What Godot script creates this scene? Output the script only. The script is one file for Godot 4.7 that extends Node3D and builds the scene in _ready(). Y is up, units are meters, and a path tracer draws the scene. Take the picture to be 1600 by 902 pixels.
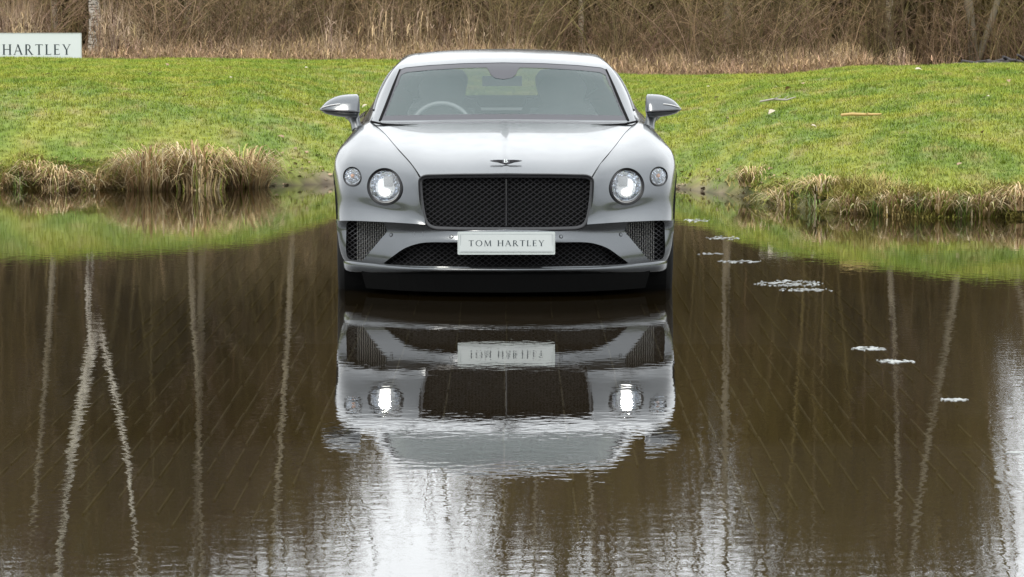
extends Node3D
# A silver coupe standing in a shallow pond in front of a grass bank and a bare winter wood.
# Metres, y up, water surface at y = 0. The car's nose is at z = 0, its tail towards -z.

const TYRE_R := 0.36
var rng := RandomNumberGenerator.new()
var noise := FastNoiseLite.new()
var fine := FastNoiseLite.new()
var taken := {}
var M := {}


# ---------------------------------------------------------------- mesh builder
class MB:
	var v := PackedVector3Array()
	var n := PackedVector3Array()
	var c := PackedColorArray()
	var t := PackedVector2Array()
	var x := PackedInt32Array()
	var col := Color.WHITE

	func p(a: Vector3, b: Vector3, uv := Vector2.ZERO) -> int:
		v.append(a)
		n.append(b)
		c.append(col)
		t.append(uv)
		return v.size() - 1

	func tri(a: int, b: int, d: int) -> void:
		x.append(a)
		x.append(b)
		x.append(d)

	func quad(a: Vector3, b: Vector3, d: Vector3, e: Vector3) -> void:
		var nn := (d - a).cross(b - a).normalized()
		var i := p(a, nn, Vector2(0, 0))
		p(b, nn, Vector2(1, 0))
		p(d, nn, Vector2(1, 1))
		p(e, nn, Vector2(0, 1))
		tri(i, i + 1, i + 2)
		tri(i, i + 2, i + 3)

	func box(at: Vector3, size: Vector3, b := Basis()) -> void:
		var h := size / 2
		for k in 3:
			for s in [-1.0, 1.0]:
				var w := Vector3.ZERO
				w[k] = s
				var u := Vector3.ZERO
				u[(k + 1) % 3] = s
				var q := Vector3.ZERO
				q[(k + 2) % 3] = 1.0
				var i := v.size()
				for o in [[-1, -1], [1, -1], [1, 1], [-1, 1]]:
					p(at + b * ((w + u * o[0] + q * o[1]) * h), b * w, Vector2(o[0] * 0.5 + 0.5, o[1] * 0.5 + 0.5))
				tri(i, i + 2, i + 1)
				tri(i, i + 3, i + 2)

	# a tube along points with radii
	func tube(pts: Array, rad: Array, sides := 6, cap := false, vscale := 1.0) -> void:
		var m := pts.size()
		var prev := Vector3.ZERO
		var start := v.size()
		var run := 0.0
		for k in m:
			var d: Vector3 = (pts[mini(k + 1, m - 1)] - pts[maxi(k - 1, 0)]).normalized()
			if prev == Vector3.ZERO:
				prev = d.cross(Vector3(0.31, 0.2, 0.93)).normalized()
			prev = (prev - d * prev.dot(d)).normalized()
			var q := d.cross(prev)
			if k > 0:
				run += pts[k].distance_to(pts[k - 1])
			for s in sides + 1:
				var a := TAU * s / sides
				var o := prev * cos(a) + q * sin(a)
				p(pts[k] + o * rad[k], o, Vector2(float(s) / sides, run * vscale))
		for k in m - 1:
			for s in sides:
				var i := start + k * (sides + 1) + s
				tri(i, i + sides + 1, i + 1)
				tri(i + 1, i + sides + 1, i + sides + 2)
		if cap:
			for e in [0, m - 1]:
				var d2: Vector3 = (pts[e] - pts[1 if e == 0 else m - 2]).normalized()
				var ci := p(pts[e], d2)
				for s in sides:
					var i2: int = start + e * (sides + 1) + s
					var a1 := p(v[i2], d2)
					var a2 := p(v[i2 + 1], d2)
					tri(ci, a1, a2)

	# a surface of revolution: profile of (radius, along), turned round axis
	func lathe(prof: Array, sides: int, at: Vector3, b: Basis, flat := false) -> void:
		for k in prof.size() - 1:
			var p0: Vector2 = prof[k]
			var p1: Vector2 = prof[k + 1]
			if p0.distance_to(p1) < 1e-6:
				continue
			var d := (p1 - p0).normalized()
			var nn := Vector2(d.y, -d.x)
			var n0 := nn
			var n1 := nn
			if not flat:
				if k > 0:
					var dd: Vector2 = (p0 - prof[k - 1]).normalized()
					if dd.dot(d) > 0.5:
						n0 = (nn + Vector2(dd.y, -dd.x)).normalized()
				if k < prof.size() - 2:
					var de: Vector2 = (prof[k + 2] - p1).normalized()
					if de.dot(d) > 0.5:
						n1 = (nn + Vector2(de.y, -de.x)).normalized()
			for s in sides:
				var i := v.size()
				for e in [[p0, n0, 0], [p0, n0, 1], [p1, n1, 1], [p1, n1, 0]]:
					var a: float = TAU * (s + e[2]) / sides
					var an: float = TAU * (s + 0.5) / sides if flat else a
					p(at + b * Vector3(cos(a) * e[0].x, sin(a) * e[0].x, e[0].y), b * Vector3(cos(an) * e[1].x, sin(an) * e[1].x, e[1].y))
				tri(i, i + 1, i + 2)
				tri(i, i + 2, i + 3)

	func mesh() -> ArrayMesh:
		# wind every triangle to agree with its normals
		for k in range(0, x.size(), 3):
			var g := (v[x[k + 2]] - v[x[k]]).cross(v[x[k + 1]] - v[x[k]])
			if g.dot(n[x[k]] + n[x[k + 1]] + n[x[k + 2]]) < 0:
				var sw := x[k + 1]
				x[k + 1] = x[k + 2]
				x[k + 2] = sw
		var a := []
		a.resize(Mesh.ARRAY_MAX)
		a[Mesh.ARRAY_VERTEX] = v
		a[Mesh.ARRAY_NORMAL] = n
		a[Mesh.ARRAY_COLOR] = c
		a[Mesh.ARRAY_TEX_UV] = t
		a[Mesh.ARRAY_INDEX] = x
		var m := ArrayMesh.new()
		if x.size():
			m.add_surface_from_arrays(Mesh.PRIMITIVE_TRIANGLES, a)
		return m


# ---------------------------------------------------------------- naming and tagging
func numbered(called: String) -> String:
	if not taken.has(called):
		taken[called] = 0
		return called
	taken[called] += 1
	return "%s_%03d" % [called, taken[called]]


func tag(o: Node3D, label: String, category := "", group := "", kind := "") -> Node3D:
	if label:
		o.set_meta("label", label)
	if category:
		o.set_meta("category", category)
	if group:
		o.set_meta("group", group)
	if kind:
		o.set_meta("kind", kind)
	return o


func thing(called: String, label: String, category: String, at := Vector3.ZERO, turn := 0.0, group := "") -> Node3D:
	var o := Node3D.new()
	o.name = numbered(called)
	add_child(o)
	o.position = at
	o.rotation.y = turn
	tag(o, label, category, group)
	return o


func part(called: String, what, mat: Material, parent: Node3D) -> MeshInstance3D:
	var o := MeshInstance3D.new()
	o.name = called if parent != self else numbered(called)
	o.mesh = what.mesh() if what is MB else what
	o.material_override = mat
	if parent != self:
		var base := called
		var k := 0
		while parent.has_node(NodePath(o.name)):
			k += 1
			o.name = "%s_%03d" % [base, k]
	parent.add_child(o, true)
	return o


func scatter(called: String, what: Mesh, mat: Material, where: Array, tints: Array, label: String, category: String) -> MultiMeshInstance3D:
	var mm := MultiMesh.new()
	mm.transform_format = MultiMesh.TRANSFORM_3D
	mm.use_colors = true
	mm.mesh = what
	mm.instance_count = where.size()
	for i in where.size():
		mm.set_instance_transform(i, where[i])
		mm.set_instance_color(i, tints[i])
	var o := MultiMeshInstance3D.new()
	o.name = numbered(called)
	o.multimesh = mm
	o.material_override = mat
	add_child(o)
	tag(o, label, category, "", "stuff")
	return o


func mat(albedo: Color, rough := 0.6, metal := 0.0, vertex := false) -> StandardMaterial3D:
	# albedo is given as linear real-world colour
	var m := StandardMaterial3D.new()
	m.albedo_color = albedo.linear_to_srgb()
	m.roughness = rough
	m.metallic = metal
	m.cull_mode = BaseMaterial3D.CULL_DISABLED
	m.vertex_color_use_as_albedo = vertex
	return m


func noise_tex(freq: float, size: int, lo: Color, hi: Color, kind := FastNoiseLite.TYPE_SIMPLEX_SMOOTH, oct := 4, mid := 0.5, soft := 0.5) -> NoiseTexture2D:
	var f := FastNoiseLite.new()
	f.noise_type = kind
	f.frequency = freq
	f.fractal_octaves = oct
	f.seed = int(freq * 10000) + size
	var t := NoiseTexture2D.new()
	t.width = size
	t.height = size
	t.seamless = true
	t.noise = f
	var g := Gradient.new()
	g.set_color(0, lo.linear_to_srgb())
	g.set_color(1, hi.linear_to_srgb())
	g.set_offset(0, maxf(0.0, mid - soft))
	g.set_offset(1, minf(1.0, mid + soft))
	t.color_ramp = g
	return t


# ---------------------------------------------------------------- splines
# natural cubic spline through pts at params k; returns the values at params q
func spline(k: PackedFloat32Array, pts: PackedVector3Array, q: PackedFloat32Array) -> PackedVector3Array:
	var n := pts.size()
	var m := PackedVector3Array()
	m.resize(n)
	if n > 2:
		var cp := PackedFloat32Array()
		cp.resize(n)
		var dp := PackedVector3Array()
		dp.resize(n)
		for i in range(1, n - 1):
			var h0 := k[i] - k[i - 1]
			var h1 := k[i + 1] - k[i]
			var rhs := ((pts[i + 1] - pts[i]) / h1 - (pts[i] - pts[i - 1]) / h0) * 6.0
			var den := 2.0 * (h0 + h1) - h0 * cp[i - 1]
			cp[i] = h1 / den
			dp[i] = (rhs - dp[i - 1] * h0) / den
		for i in range(n - 2, 0, -1):
			m[i] = dp[i] - m[i + 1] * cp[i]
	var out := PackedVector3Array()
	out.resize(q.size())
	var s := 0
	for j in q.size():
		while s < n - 2 and q[j] > k[s + 1]:
			s += 1
		var h := k[s + 1] - k[s]
		var a := (k[s + 1] - q[j]) / h
		var b := 1.0 - a
		out[j] = pts[s] * a + pts[s + 1] * b + (m[s] * (a * a * a - a) + m[s + 1] * (b * b * b - b)) * (h * h / 6.0)
	return out


func knots(rows: Array) -> PackedFloat32Array:
	var n: int = rows[0].size()
	var k := PackedFloat32Array()
	k.resize(n)
	for i in range(1, n):
		var d := 0.0
		for r in rows:
			d += sqrt((r[i] - r[i - 1]).length() + 1e-6)
		k[i] = k[i - 1] + d / rows.size()
	return k


func fill(k: PackedFloat32Array, per: Array) -> PackedFloat32Array:
	# per[i] samples in span i
	var q := PackedFloat32Array()
	for i in per.size():
		for j in per[i]:
			q.append(lerpf(k[i], k[i + 1], float(j) / per[i]))
	q.append(k[k.size() - 1])
	return q


# a grid {p, n, w, h} through rows of points (rows run along v, points in a row along u)
func surface(rows: Array, per_u: Array, per_v: Array) -> Dictionary:
	var packed := []
	for r in rows:
		packed.append(PackedVector3Array(r))
	var ku := knots(packed)
	var qu := fill(ku, per_u)
	var dense := []
	for r in packed:
		dense.append(spline(ku, r, qu))
	var flip := []
	for i in qu.size():
		var colm := PackedVector3Array()
		for r in dense:
			colm.append(r[i])
		flip.append(colm)
	var kv := knots(flip)
	var qv := fill(kv, per_v)
	var w := qu.size()
	var h := qv.size()
	var p := PackedVector3Array()
	p.resize(w * h)
	for i in w:
		var cv := spline(kv, flip[i], qv)
		for j in h:
			p[j * w + i] = cv[j]
	return finish_grid(p, w, h)


func finish_grid(p: PackedVector3Array, w: int, h: int) -> Dictionary:
	var nn := PackedVector3Array()
	nn.resize(w * h)
	for j in h:
		for i in w:
			var du := p[j * w + mini(i + 1, w - 1)] - p[j * w + maxi(i - 1, 0)]
			var dv := p[mini(j + 1, h - 1) * w + i] - p[maxi(j - 1, 0) * w + i]
			nn[j * w + i] = du.cross(dv).normalized()
	return {"p": p, "n": nn, "w": w, "h": h}


func mirror_grid(g: Dictionary) -> Dictionary:
	var p: PackedVector3Array = g.p.duplicate()
	var nn: PackedVector3Array = g.n.duplicate()
	for i in p.size():
		p[i].x = -p[i].x
		nn[i].x = -nn[i].x
	return {"p": p, "n": nn, "w": g.w, "h": g.h}


func flat2(a: Vector3, proj: String) -> Vector2:
	if proj == "front":
		return Vector2(a.x, a.y)
	if proj == "side":
		return Vector2(a.z, a.y)
	return Vector2(a.x, a.z)


# Adds grid rows j0..j1 to mb. cuts: [{poly, proj, keep (true: only what is inside), near: Callable on the centre}]. off: metres along the normal.
func lay(mb: MB, g: Dictionary, cuts := [], j0 := 0, j1 := -1, off := 0.0, out := 1.0) -> void:
	var w: int = g.w
	var last: int = g.h - 1 if j1 < 0 else j1
	var p: PackedVector3Array = g.p
	var nn: PackedVector3Array = g.n
	var boxes := []
	for q in cuts:
		if area2(q.poly) < 0:
			q.poly = q.poly.duplicate()
			q.poly.reverse()
		var r := Rect2(q.poly[0], Vector2.ZERO)
		for a in q.poly:
			r = r.expand(a)
		boxes.append(r)
	var index := PackedInt32Array()
	index.resize(p.size())
	index.fill(-1)
	for j in range(j0, last):
		for i in w - 1:
			for half in 2:
				var ids := [j * w + i, j * w + i + 1, (j + 1) * w + i + 1] if half == 0 else [j * w + i, (j + 1) * w + i + 1, (j + 1) * w + i]
				var mid: Vector3 = (p[ids[0]] + p[ids[1]] + p[ids[2]]) / 3.0
				var whole := true
				var gone := false
				var polys := []
				for k in cuts.size():
					var q: Dictionary = cuts[k]
					if q.has("near") and not (q.near as Callable).call(mid):
						if q.keep:
							gone = true
							break
						continue
					var tr := PackedVector2Array([flat2(p[ids[0]], q.proj), flat2(p[ids[1]], q.proj), flat2(p[ids[2]], q.proj)])
					var tb := Rect2(tr[0], Vector2.ZERO).expand(tr[1]).expand(tr[2])
					if not tb.grow(1e-5).intersects(boxes[k], true):
						if q.keep:
							gone = true
							break
						continue
					# work in barycentric space of this projection: clip, then map back
					var got: Array
					var flipped := area2(tr) < 0
					if flipped:
						tr.reverse()
					if q.keep:
						got = Geometry2D.intersect_polygons(tr, q.poly)
					else:
						got = Geometry2D.clip_polygons(tr, q.poly)
					if got.size() == 0:
						gone = true
						break
					var ar := 0.0
					for a in got:
						ar += absf(area2(a))
					if ar > absf(area2(tr)) * 0.999:
						continue
					whole = false
					if flipped:
						tr.reverse()
					polys.append([tr, got])
				if gone:
					continue
				if whole:
					for k in 3:
						if index[ids[k]] < 0:
							index[ids[k]] = mb.p(p[ids[k]] + nn[ids[k]] * off * out, nn[ids[k]] * out, Vector2(p[ids[k]].x, p[ids[k]].z))
					mb.tri(index[ids[0]], index[ids[1]], index[ids[2]])
					continue
				var tr0: PackedVector2Array = polys[0][0]
				for poly in polys[0][1]:
					var ti := Geometry2D.triangulate_polygon(poly)
					var first := mb.v.size()
					for a in poly:
						var bc := bary(a, tr0)
						var pos: Vector3 = p[ids[0]] * bc.x + p[ids[1]] * bc.y + p[ids[2]] * bc.z
						var nrm: Vector3 = (nn[ids[0]] * bc.x + nn[ids[1]] * bc.y + nn[ids[2]] * bc.z).normalized()
						mb.p(pos + nrm * off * out, nrm * out, Vector2(pos.x, pos.z))
					for k in range(0, ti.size(), 3):
						mb.tri(first + ti[k], first + ti[k + 1], first + ti[k + 2])


func area2(a: PackedVector2Array) -> float:
	var s := 0.0
	for i in a.size():
		s += a[i].cross(a[(i + 1) % a.size()])
	return s / 2


func bary(q: Vector2, t: PackedVector2Array) -> Vector3:
	var d := (t[1] - t[0]).cross(t[2] - t[0])
	if absf(d) < 1e-12:
		return Vector3(1, 0, 0)
	var b := (q - t[0]).cross(t[2] - t[0]) / d
	var c := (t[1] - t[0]).cross(q - t[0]) / d
	return Vector3(1 - b - c, b, c)


# the points of a grid above outline points of a projection
func lift(poly: PackedVector2Array, g: Dictionary, proj := "front", near = null) -> Array:
	var w: int = g.w
	var p: PackedVector3Array = g.p
	var found := []
	found.resize(poly.size())
	var box := Rect2(poly[0], Vector2.ZERO)
	for a in poly:
		box = box.expand(a)
	box = box.grow(0.03)
	for j in g.h - 1:
		for i in w - 1:
			var a0 := flat2(p[j * w + i], proj)
			if not box.has_point(a0):
				continue
			if near != null and not near.call(p[j * w + i]):
				continue
			for half in 2:
				var ids := [j * w + i, j * w + i + 1, (j + 1) * w + i + 1] if half == 0 else [j * w + i, (j + 1) * w + i + 1, (j + 1) * w + i]
				var tr := PackedVector2Array([a0, flat2(p[ids[1]], proj), flat2(p[ids[2]], proj)])
				var tb := Rect2(tr[0], Vector2.ZERO).expand(tr[1]).expand(tr[2]).grow(0.002)
				for k in poly.size():
					if found[k] != null or not tb.has_point(poly[k]):
						continue
					var bc := bary(poly[k], tr)
					if minf(bc.x, minf(bc.y, bc.z)) > -0.02:
						found[k] = [p[ids[0]] * bc.x + p[ids[1]] * bc.y + p[ids[2]] * bc.z, (g.n[ids[0]] * bc.x + g.n[ids[1]] * bc.y + g.n[ids[2]] * bc.z).normalized()]
	var last = null
	for k in poly.size() * 2:
		var e: int = k % poly.size()
		if found[e] == null:
			if last != null:
				found[e] = [Vector3(poly[e].x, poly[e].y, last[0].z), last[1]]
		else:
			last = found[e]
	for k in poly.size():
		if flat2(found[k][0], proj).distance_to(poly[k]) > 0.002:
			print("lift off ", poly[k], found[k][0])
	return found


# closed or open strip between rings of points
func strip(mb: MB, a: Array, b: Array, closed := true) -> void:
	var m := a.size()
	for k in (m if closed else m - 1):
		var l := (k + 1) % m
		if (a[k] as Vector3).distance_to(a[l]) < 1e-5:
			continue
		mb.quad(a[k], a[l], b[l], b[k])


func smooth_poly(pts: Array, steps := 6, closed := true) -> PackedVector2Array:
	# Catmull-Rom through points
	var out := PackedVector2Array()
	var m := pts.size()
	for k in (m if closed else m - 1):
		var p0: Vector2 = pts[(k - 1 + m) % m] if closed or k > 0 else pts[0]
		var p1: Vector2 = pts[k]
		var p2: Vector2 = pts[(k + 1) % m]
		var p3: Vector2 = pts[(k + 2) % m] if closed or k < m - 2 else pts[m - 1]
		for s in steps:
			out.append(p1.cubic_interpolate(p2, p0, p3, float(s) / steps))
	if not closed:
		out.append(pts[m - 1])
	return out


func rounded(pts: Array, r: Array, steps := 5) -> PackedVector2Array:
	# polygon with rounded corners of radius r[k]
	var out := PackedVector2Array()
	var m := pts.size()
	for k in m:
		var c: Vector2 = pts[k]
		var a: Vector2 = pts[(k - 1 + m) % m]
		var b: Vector2 = pts[(k + 1) % m]
		var rr: float = minf(r[k], minf(c.distance_to(a), c.distance_to(b)) * 0.49)
		if rr < 1e-4:
			out.append(c)
			continue
		var s := c + (a - c).normalized() * rr
		var e := c + (b - c).normalized() * rr
		for q in steps + 1:
			var f := float(q) / steps
			out.append(s.lerp(c, f).lerp(c.lerp(e, f), f))
	return out


func subdivide(poly: PackedVector2Array, most: float) -> PackedVector2Array:
	var out := PackedVector2Array()
	for k in poly.size():
		var a := poly[k]
		var b := poly[(k + 1) % poly.size()]
		var s := maxi(1, int(ceil(a.distance_to(b) / most)))
		for q in s:
			out.append(a.lerp(b, float(q) / s))
	return out


func ring(at: Vector2, r: float, sides := 48) -> PackedVector2Array:
	var out := PackedVector2Array()
	for s in sides:
		out.append(at + Vector2(cos(TAU * s / sides), sin(TAU * s / sides)) * r)
	return out


func flip_x(poly: PackedVector2Array) -> PackedVector2Array:
	var out := PackedVector2Array()
	for a in poly:
		out.append(Vector2(-a.x, a.y))
	out.reverse()
	return out


# ---------------------------------------------------------------- lettering: each stroke a flat piece of its own height
func lettering(mb: MB, text: String, cap: float, track: float) -> float:
	var pen := 0.0
	for ch in text:
		pen += letter(mb, ch, pen, cap) + track * cap
	return pen - track * cap


func letter(mb: MB, ch: String, x0: float, cap: float) -> float:
	var up := [0]
	var bar := func(ax: float, ay: float, bx: float, by: float, w: float) -> void:
		var a := Vector2(ax, ay)
		var b := Vector2(bx, by)
		var s := (b - a).normalized().orthogonal() * w / 2
		if absf(a.y - b.y) > 0.5 and absf(a.x - b.x) > 0.05:
			s = Vector2(w / 2 * 1.1, 0)
		up[0] += 1
		var z: float = up[0] * 0.00012
		var pts := []
		for q in [a + s, b + s, b - s, a - s]:
			pts.append(Vector3(x0 + q.x * cap, q.y * cap, z))
		mb.quad(pts[0], pts[1], pts[2], pts[3])
	var serif := func(px: float, py: float, w: float) -> void:
		bar.call(px - w / 2, py + (0.02 if py < 0.5 else -0.02), px + w / 2, py + (0.02 if py < 0.5 else -0.02), 0.04)
	var arc := func(cx: float, cy: float, rx: float, ry: float, a0: float, a1: float, thin: float, thick: float, steps: int) -> void:
		up[0] += 1
		var z: float = up[0] * 0.00012
		for s in steps:
			var e := []
			for q in [s, s + 1]:
				var a := deg_to_rad(lerpf(a0, a1, float(q) / steps))
				var w := lerpf(thin, thick, absf(cos(a)))
				var d := Vector2(cos(a), sin(a))
				e.append(Vector3(x0 + (cx + d.x * rx) * cap, (cy + d.y * ry) * cap, z))
				e.append(Vector3(x0 + (cx + d.x * (rx - w)) * cap, (cy + d.y * (ry - lerpf(thin, thick, absf(cos(a))))) * cap, z))
			mb.quad(e[0], e[2], e[3], e[1])
	var T := 0.155
	var t := 0.07
	match ch:
		"H":
			bar.call(0.14, 0, 0.14, 1, T)
			bar.call(0.72, 0, 0.72, 1, T)
			bar.call(0.14, 0.52, 0.72, 0.52, t)
			for s in [[0.14, 0.0], [0.14, 1.0], [0.72, 0.0], [0.72, 1.0]]:
				serif.call(s[0], s[1], 0.28)
			return 0.86
		"A":
			bar.call(0.08, 0, 0.42, 1, 0.06)
			bar.call(0.40, 1, 0.76, 0, 0.14)
			bar.call(0.2, 0.36, 0.62, 0.36, t)
			serif.call(0.08, 0.0, 0.2)
			serif.call(0.76, 0.0, 0.24)
			return 0.86
		"R":
			bar.call(0.14, 0, 0.14, 1, T)
			bar.call(0.1, 0.972, 0.34, 0.972, t)
			bar.call(0.14, 0.48, 0.36, 0.48, t)
			arc.call(0.3, 0.735, 0.26, 0.265, 90, -90, 0.055, 0.12, 14)
			bar.call(0.34, 0.5, 0.7, 0.0, 0.13)
			serif.call(0.14, 0.0, 0.28)
			serif.call(0.74, 0.0, 0.16)
			return 0.78
		"T":
			bar.call(0.38, 0, 0.38, 1, T)
			bar.call(0.02, 0.97, 0.74, 0.97, 0.06)
			bar.call(0.035, 0.86, 0.035, 0.98, 0.035)
			bar.call(0.725, 0.86, 0.725, 0.98, 0.035)
			serif.call(0.38, 0.0, 0.28)
			return 0.76
		"L":
			bar.call(0.14, 0, 0.14, 1, T)
			bar.call(0.1, 0.028, 0.56, 0.028, 0.056)
			bar.call(0.55, 0.02, 0.55, 0.16, 0.04)
			serif.call(0.14, 0.0, 0.28)
			serif.call(0.14, 1.0, 0.28)
			return 0.6
		"E":
			bar.call(0.14, 0, 0.14, 1, T)
			bar.call(0.1, 0.028, 0.58, 0.028, 0.056)
			bar.call(0.1, 0.972, 0.54, 0.972, 0.056)
			bar.call(0.1, 0.52, 0.46, 0.52, t)
			bar.call(0.57, 0.02, 0.57, 0.15, 0.04)
			bar.call(0.53, 0.86, 0.53, 0.98, 0.04)
			bar.call(0.45, 0.45, 0.45, 0.59, 0.035)
			serif.call(0.12, 0.0, 0.2)
			serif.call(0.12, 1.0, 0.2)
			return 0.64
		"Y":
			bar.call(0.1, 1, 0.4, 0.45, 0.13)
			bar.call(0.7, 1, 0.42, 0.45, 0.06)
			bar.call(0.4, 0, 0.4, 0.5, T)
			serif.call(0.1, 1.0, 0.24)
			serif.call(0.7, 1.0, 0.2)
			serif.call(0.4, 0.0, 0.28)
			return 0.8
		"O":
			arc.call(0.5, 0.5, 0.47, 0.52, 0, 360, 0.06, 0.14, 36)
			return 1.0
		"M":
			bar.call(0.1, 0, 0.17, 1, 0.06)
			bar.call(0.17, 1, 0.52, 0.02, 0.13)
			bar.call(0.52, 0.02, 0.86, 1, 0.06)
			bar.call(0.86, 1, 0.92, 0, 0.13)
			serif.call(0.1, 0.0, 0.2)
			serif.call(0.92, 0.0, 0.26)
			serif.call(0.15, 1.0, 0.12)
			serif.call(0.88, 1.0, 0.12)
			return 1.04
		"B":
			bar.call(0.14, 0, 0.14, 1, 0.2)
			bar.call(0.1, 0.96, 0.36, 0.96, 0.1)
			bar.call(0.1, 0.52, 0.38, 0.52, 0.1)
			bar.call(0.1, 0.05, 0.38, 0.05, 0.1)
			arc.call(0.34, 0.75, 0.26, 0.26, 90, -90, 0.1, 0.18, 12)
			arc.call(0.36, 0.27, 0.3, 0.28, 90, -90, 0.1, 0.2, 12)
			return 0.7
	return 0.42


func materials() -> void:
	M.paint = mat(Color(0.088, 0.094, 0.100), 0.30, 0.88)
	M.paint.clearcoat_enabled = true
	M.paint.clearcoat = 0.5
	M.paint.clearcoat_roughness = 0.03
	var smudge := noise_tex(0.012, 256, Color(0.026, 0.026, 0.026), Color(0.062, 0.062, 0.062), FastNoiseLite.TYPE_SIMPLEX_SMOOTH, 5)
	M.paint.roughness = 1.0
	M.paint.roughness_texture = smudge
	M.paint.uv1_triplanar = true
	M.paint.uv1_scale = Vector3(1.6, 1.6, 1.6)
	M.paint_dark = mat(Color(0.10, 0.106, 0.112), 0.33, 0.75)
	M.paint_dark.clearcoat_enabled = true
	M.paint_dark.clearcoat = 1.0
	M.paint_dark.clearcoat_roughness = 0.05
	M.black_gloss = mat(Color(0.012, 0.012, 0.014), 0.16)
	M.black_matt = mat(Color(0.006, 0.006, 0.006), 0.8)
	M.black_matt.metallic_specular = 0.15
	M.black_satin = mat(Color(0.008, 0.008, 0.009), 0.35)
	M.black_satin.metallic_specular = 0.3
	M.wire = mat(Color(0.07, 0.07, 0.075), 0.28, 0.6)
	M.rubber = mat(Color(0.012, 0.012, 0.012), 0.75)
	M.rubber.metallic_specular = 0.25
	M.rim = mat(Color(0.35, 0.35, 0.36), 0.25, 0.9)
	M.alloy = mat(Color(0.30, 0.30, 0.28), 0.5, 0.6)
	M.dark_chrome = mat(Color(0.05, 0.05, 0.055), 0.22, 0.8)
	M.crystal = mat(Color(0.62, 0.66, 0.71), 0.08, 1.0)
	M.lamp_grey = mat(Color(0.30, 0.32, 0.34), 0.25, 0.6)
	M.lamp_glow = mat(Color(0.9, 0.9, 0.9), 0.4)
	M.lamp_glow.emission_enabled = true
	M.lamp_glow.emission = Color(1, 0.985, 0.95)
	M.lamp_glow.emission_energy_multiplier = 1.8
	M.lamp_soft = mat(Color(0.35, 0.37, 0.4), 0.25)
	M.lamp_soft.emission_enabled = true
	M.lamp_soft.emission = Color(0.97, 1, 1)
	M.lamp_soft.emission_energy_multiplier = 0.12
	M.amber = mat(Color(0.55, 0.25, 0.12), 0.3)
	M.red_lens = mat(Color(0.3, 0.01, 0.01), 0.1)
	M.clear_strip = mat(Color(0.45, 0.45, 0.45), 0.15)
	M.clear_glass = glass(Color(1, 1, 1, 0.03))
	M.screen_glass = glass(Color(0.40, 0.50, 0.50, 0.18))
	M.screen_glass.metallic_specular = 0.37
	M.tint_glass = glass(Color(0.02, 0.028, 0.027, 0.72))
	M.frit = mat(Color(0.055, 0.055, 0.062), 0.35)
	M.frit.metallic_specular = 0.22
	M.leather = mat(Color(0.07, 0.085, 0.083), 0.6)
	M.leather_pale = mat(Color(0.08, 0.095, 0.095), 0.5)
	M.plate_white = mat(Color(0.37, 0.395, 0.39), 0.4)
	M.plate_edge = mat(Color(0.34, 0.37, 0.36), 0.4)
	M.board_white = mat(Color(0.47, 0.50, 0.515), 0.5)
	M.rule_grey = mat(Color(0.22, 0.24, 0.25), 0.6)
	M.leaf = mat(Color.WHITE, 0.55, 0.0, true)
	M.leaf.backlight_enabled = true
	M.leaf.backlight = Color(0.5, 0.5, 0.5)
	M.leaf.metallic_specular = 0.2
	M.blade = mat(Color.WHITE, 0.6, 0.0, true)
	M.blade.backlight_enabled = true
	M.blade.backlight = Color(0.6, 0.6, 0.6)
	M.blade.metallic_specular = 0.25
	M.blade_green = mat(Color(0.75, 0.95, 1.0), 0.5, 0.0, true)
	M.reed = mat(Color.WHITE, 0.7, 0.0, true)
	M.bark_tint = mat(Color.WHITE, 0.85, 0.0, true)
	M.bark_tint.metallic_specular = 0.15
	M.reed.metallic_specular = 0.2
	M.bark = mat(Color(0.14, 0.115, 0.075), 0.9)
	M.birch = birch_bark()
	M.birch.albedo_color = Color(0.88, 0.86, 0.83)
	M.birch_dull = M.birch.duplicate()
	M.birch_dull.albedo_color = Color(0.60, 0.56, 0.48)
	M.leaf_pale = mat(Color(0.34, 0.30, 0.22), 0.7)
	M.leaf_tan = mat(Color(0.22, 0.145, 0.08), 0.7)
	M.stick = mat(Color(0.36, 0.25, 0.09), 0.7)
	M.twig_grey = mat(Color(0.25, 0.23, 0.20), 0.8)
	M.log_dark = mat(Color(0.035, 0.03, 0.03), 0.8, 0.0, true)
	M.litter = mat(Color(0.26, 0.19, 0.13), 0.8, 0.0, true)
	M.pale_flakes = mat(Color.WHITE, 0.7, 0.0, true)
	M.ink = mat(Color(0.012, 0.022, 0.028), 0.5)


func birch_bark() -> StandardMaterial3D:
	var f := FastNoiseLite.new()
	f.seed = 17
	f.frequency = 0.05
	f.fractal_octaves = 3
	var im := Image.create(128, 512, false, Image.FORMAT_RGB8)
	for y in 512:
		for x in 128:
			var a := TAU * x / 128.0
			var dash := f.get_noise_3d(cos(a) * 9.0, sin(a) * 9.0, y * 1.6)
			var patch := f.get_noise_3d(cos(a) * 14.0 + 70, sin(a) * 14.0, y * 0.42)
			var c := Color(0.74, 0.72, 0.68).lerp(Color(0.52, 0.49, 0.44), clampf(0.5 + patch, 0, 1))
			if dash > 0.22:
				c = c.lerp(Color(0.10, 0.085, 0.07), clampf((dash - 0.22) * 9.0, 0, 1))
			if patch > 0.26:
				c = c.lerp(Color(0.05, 0.042, 0.035), clampf((patch - 0.26) * 8.0, 0, 1))
			im.set_pixel(x, y, c.linear_to_srgb())
	var m := mat(Color.WHITE, 0.8)
	m.albedo_texture = ImageTexture.create_from_image(im)
	m.uv1_scale = Vector3(1, 0.7, 1)
	return m


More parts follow.
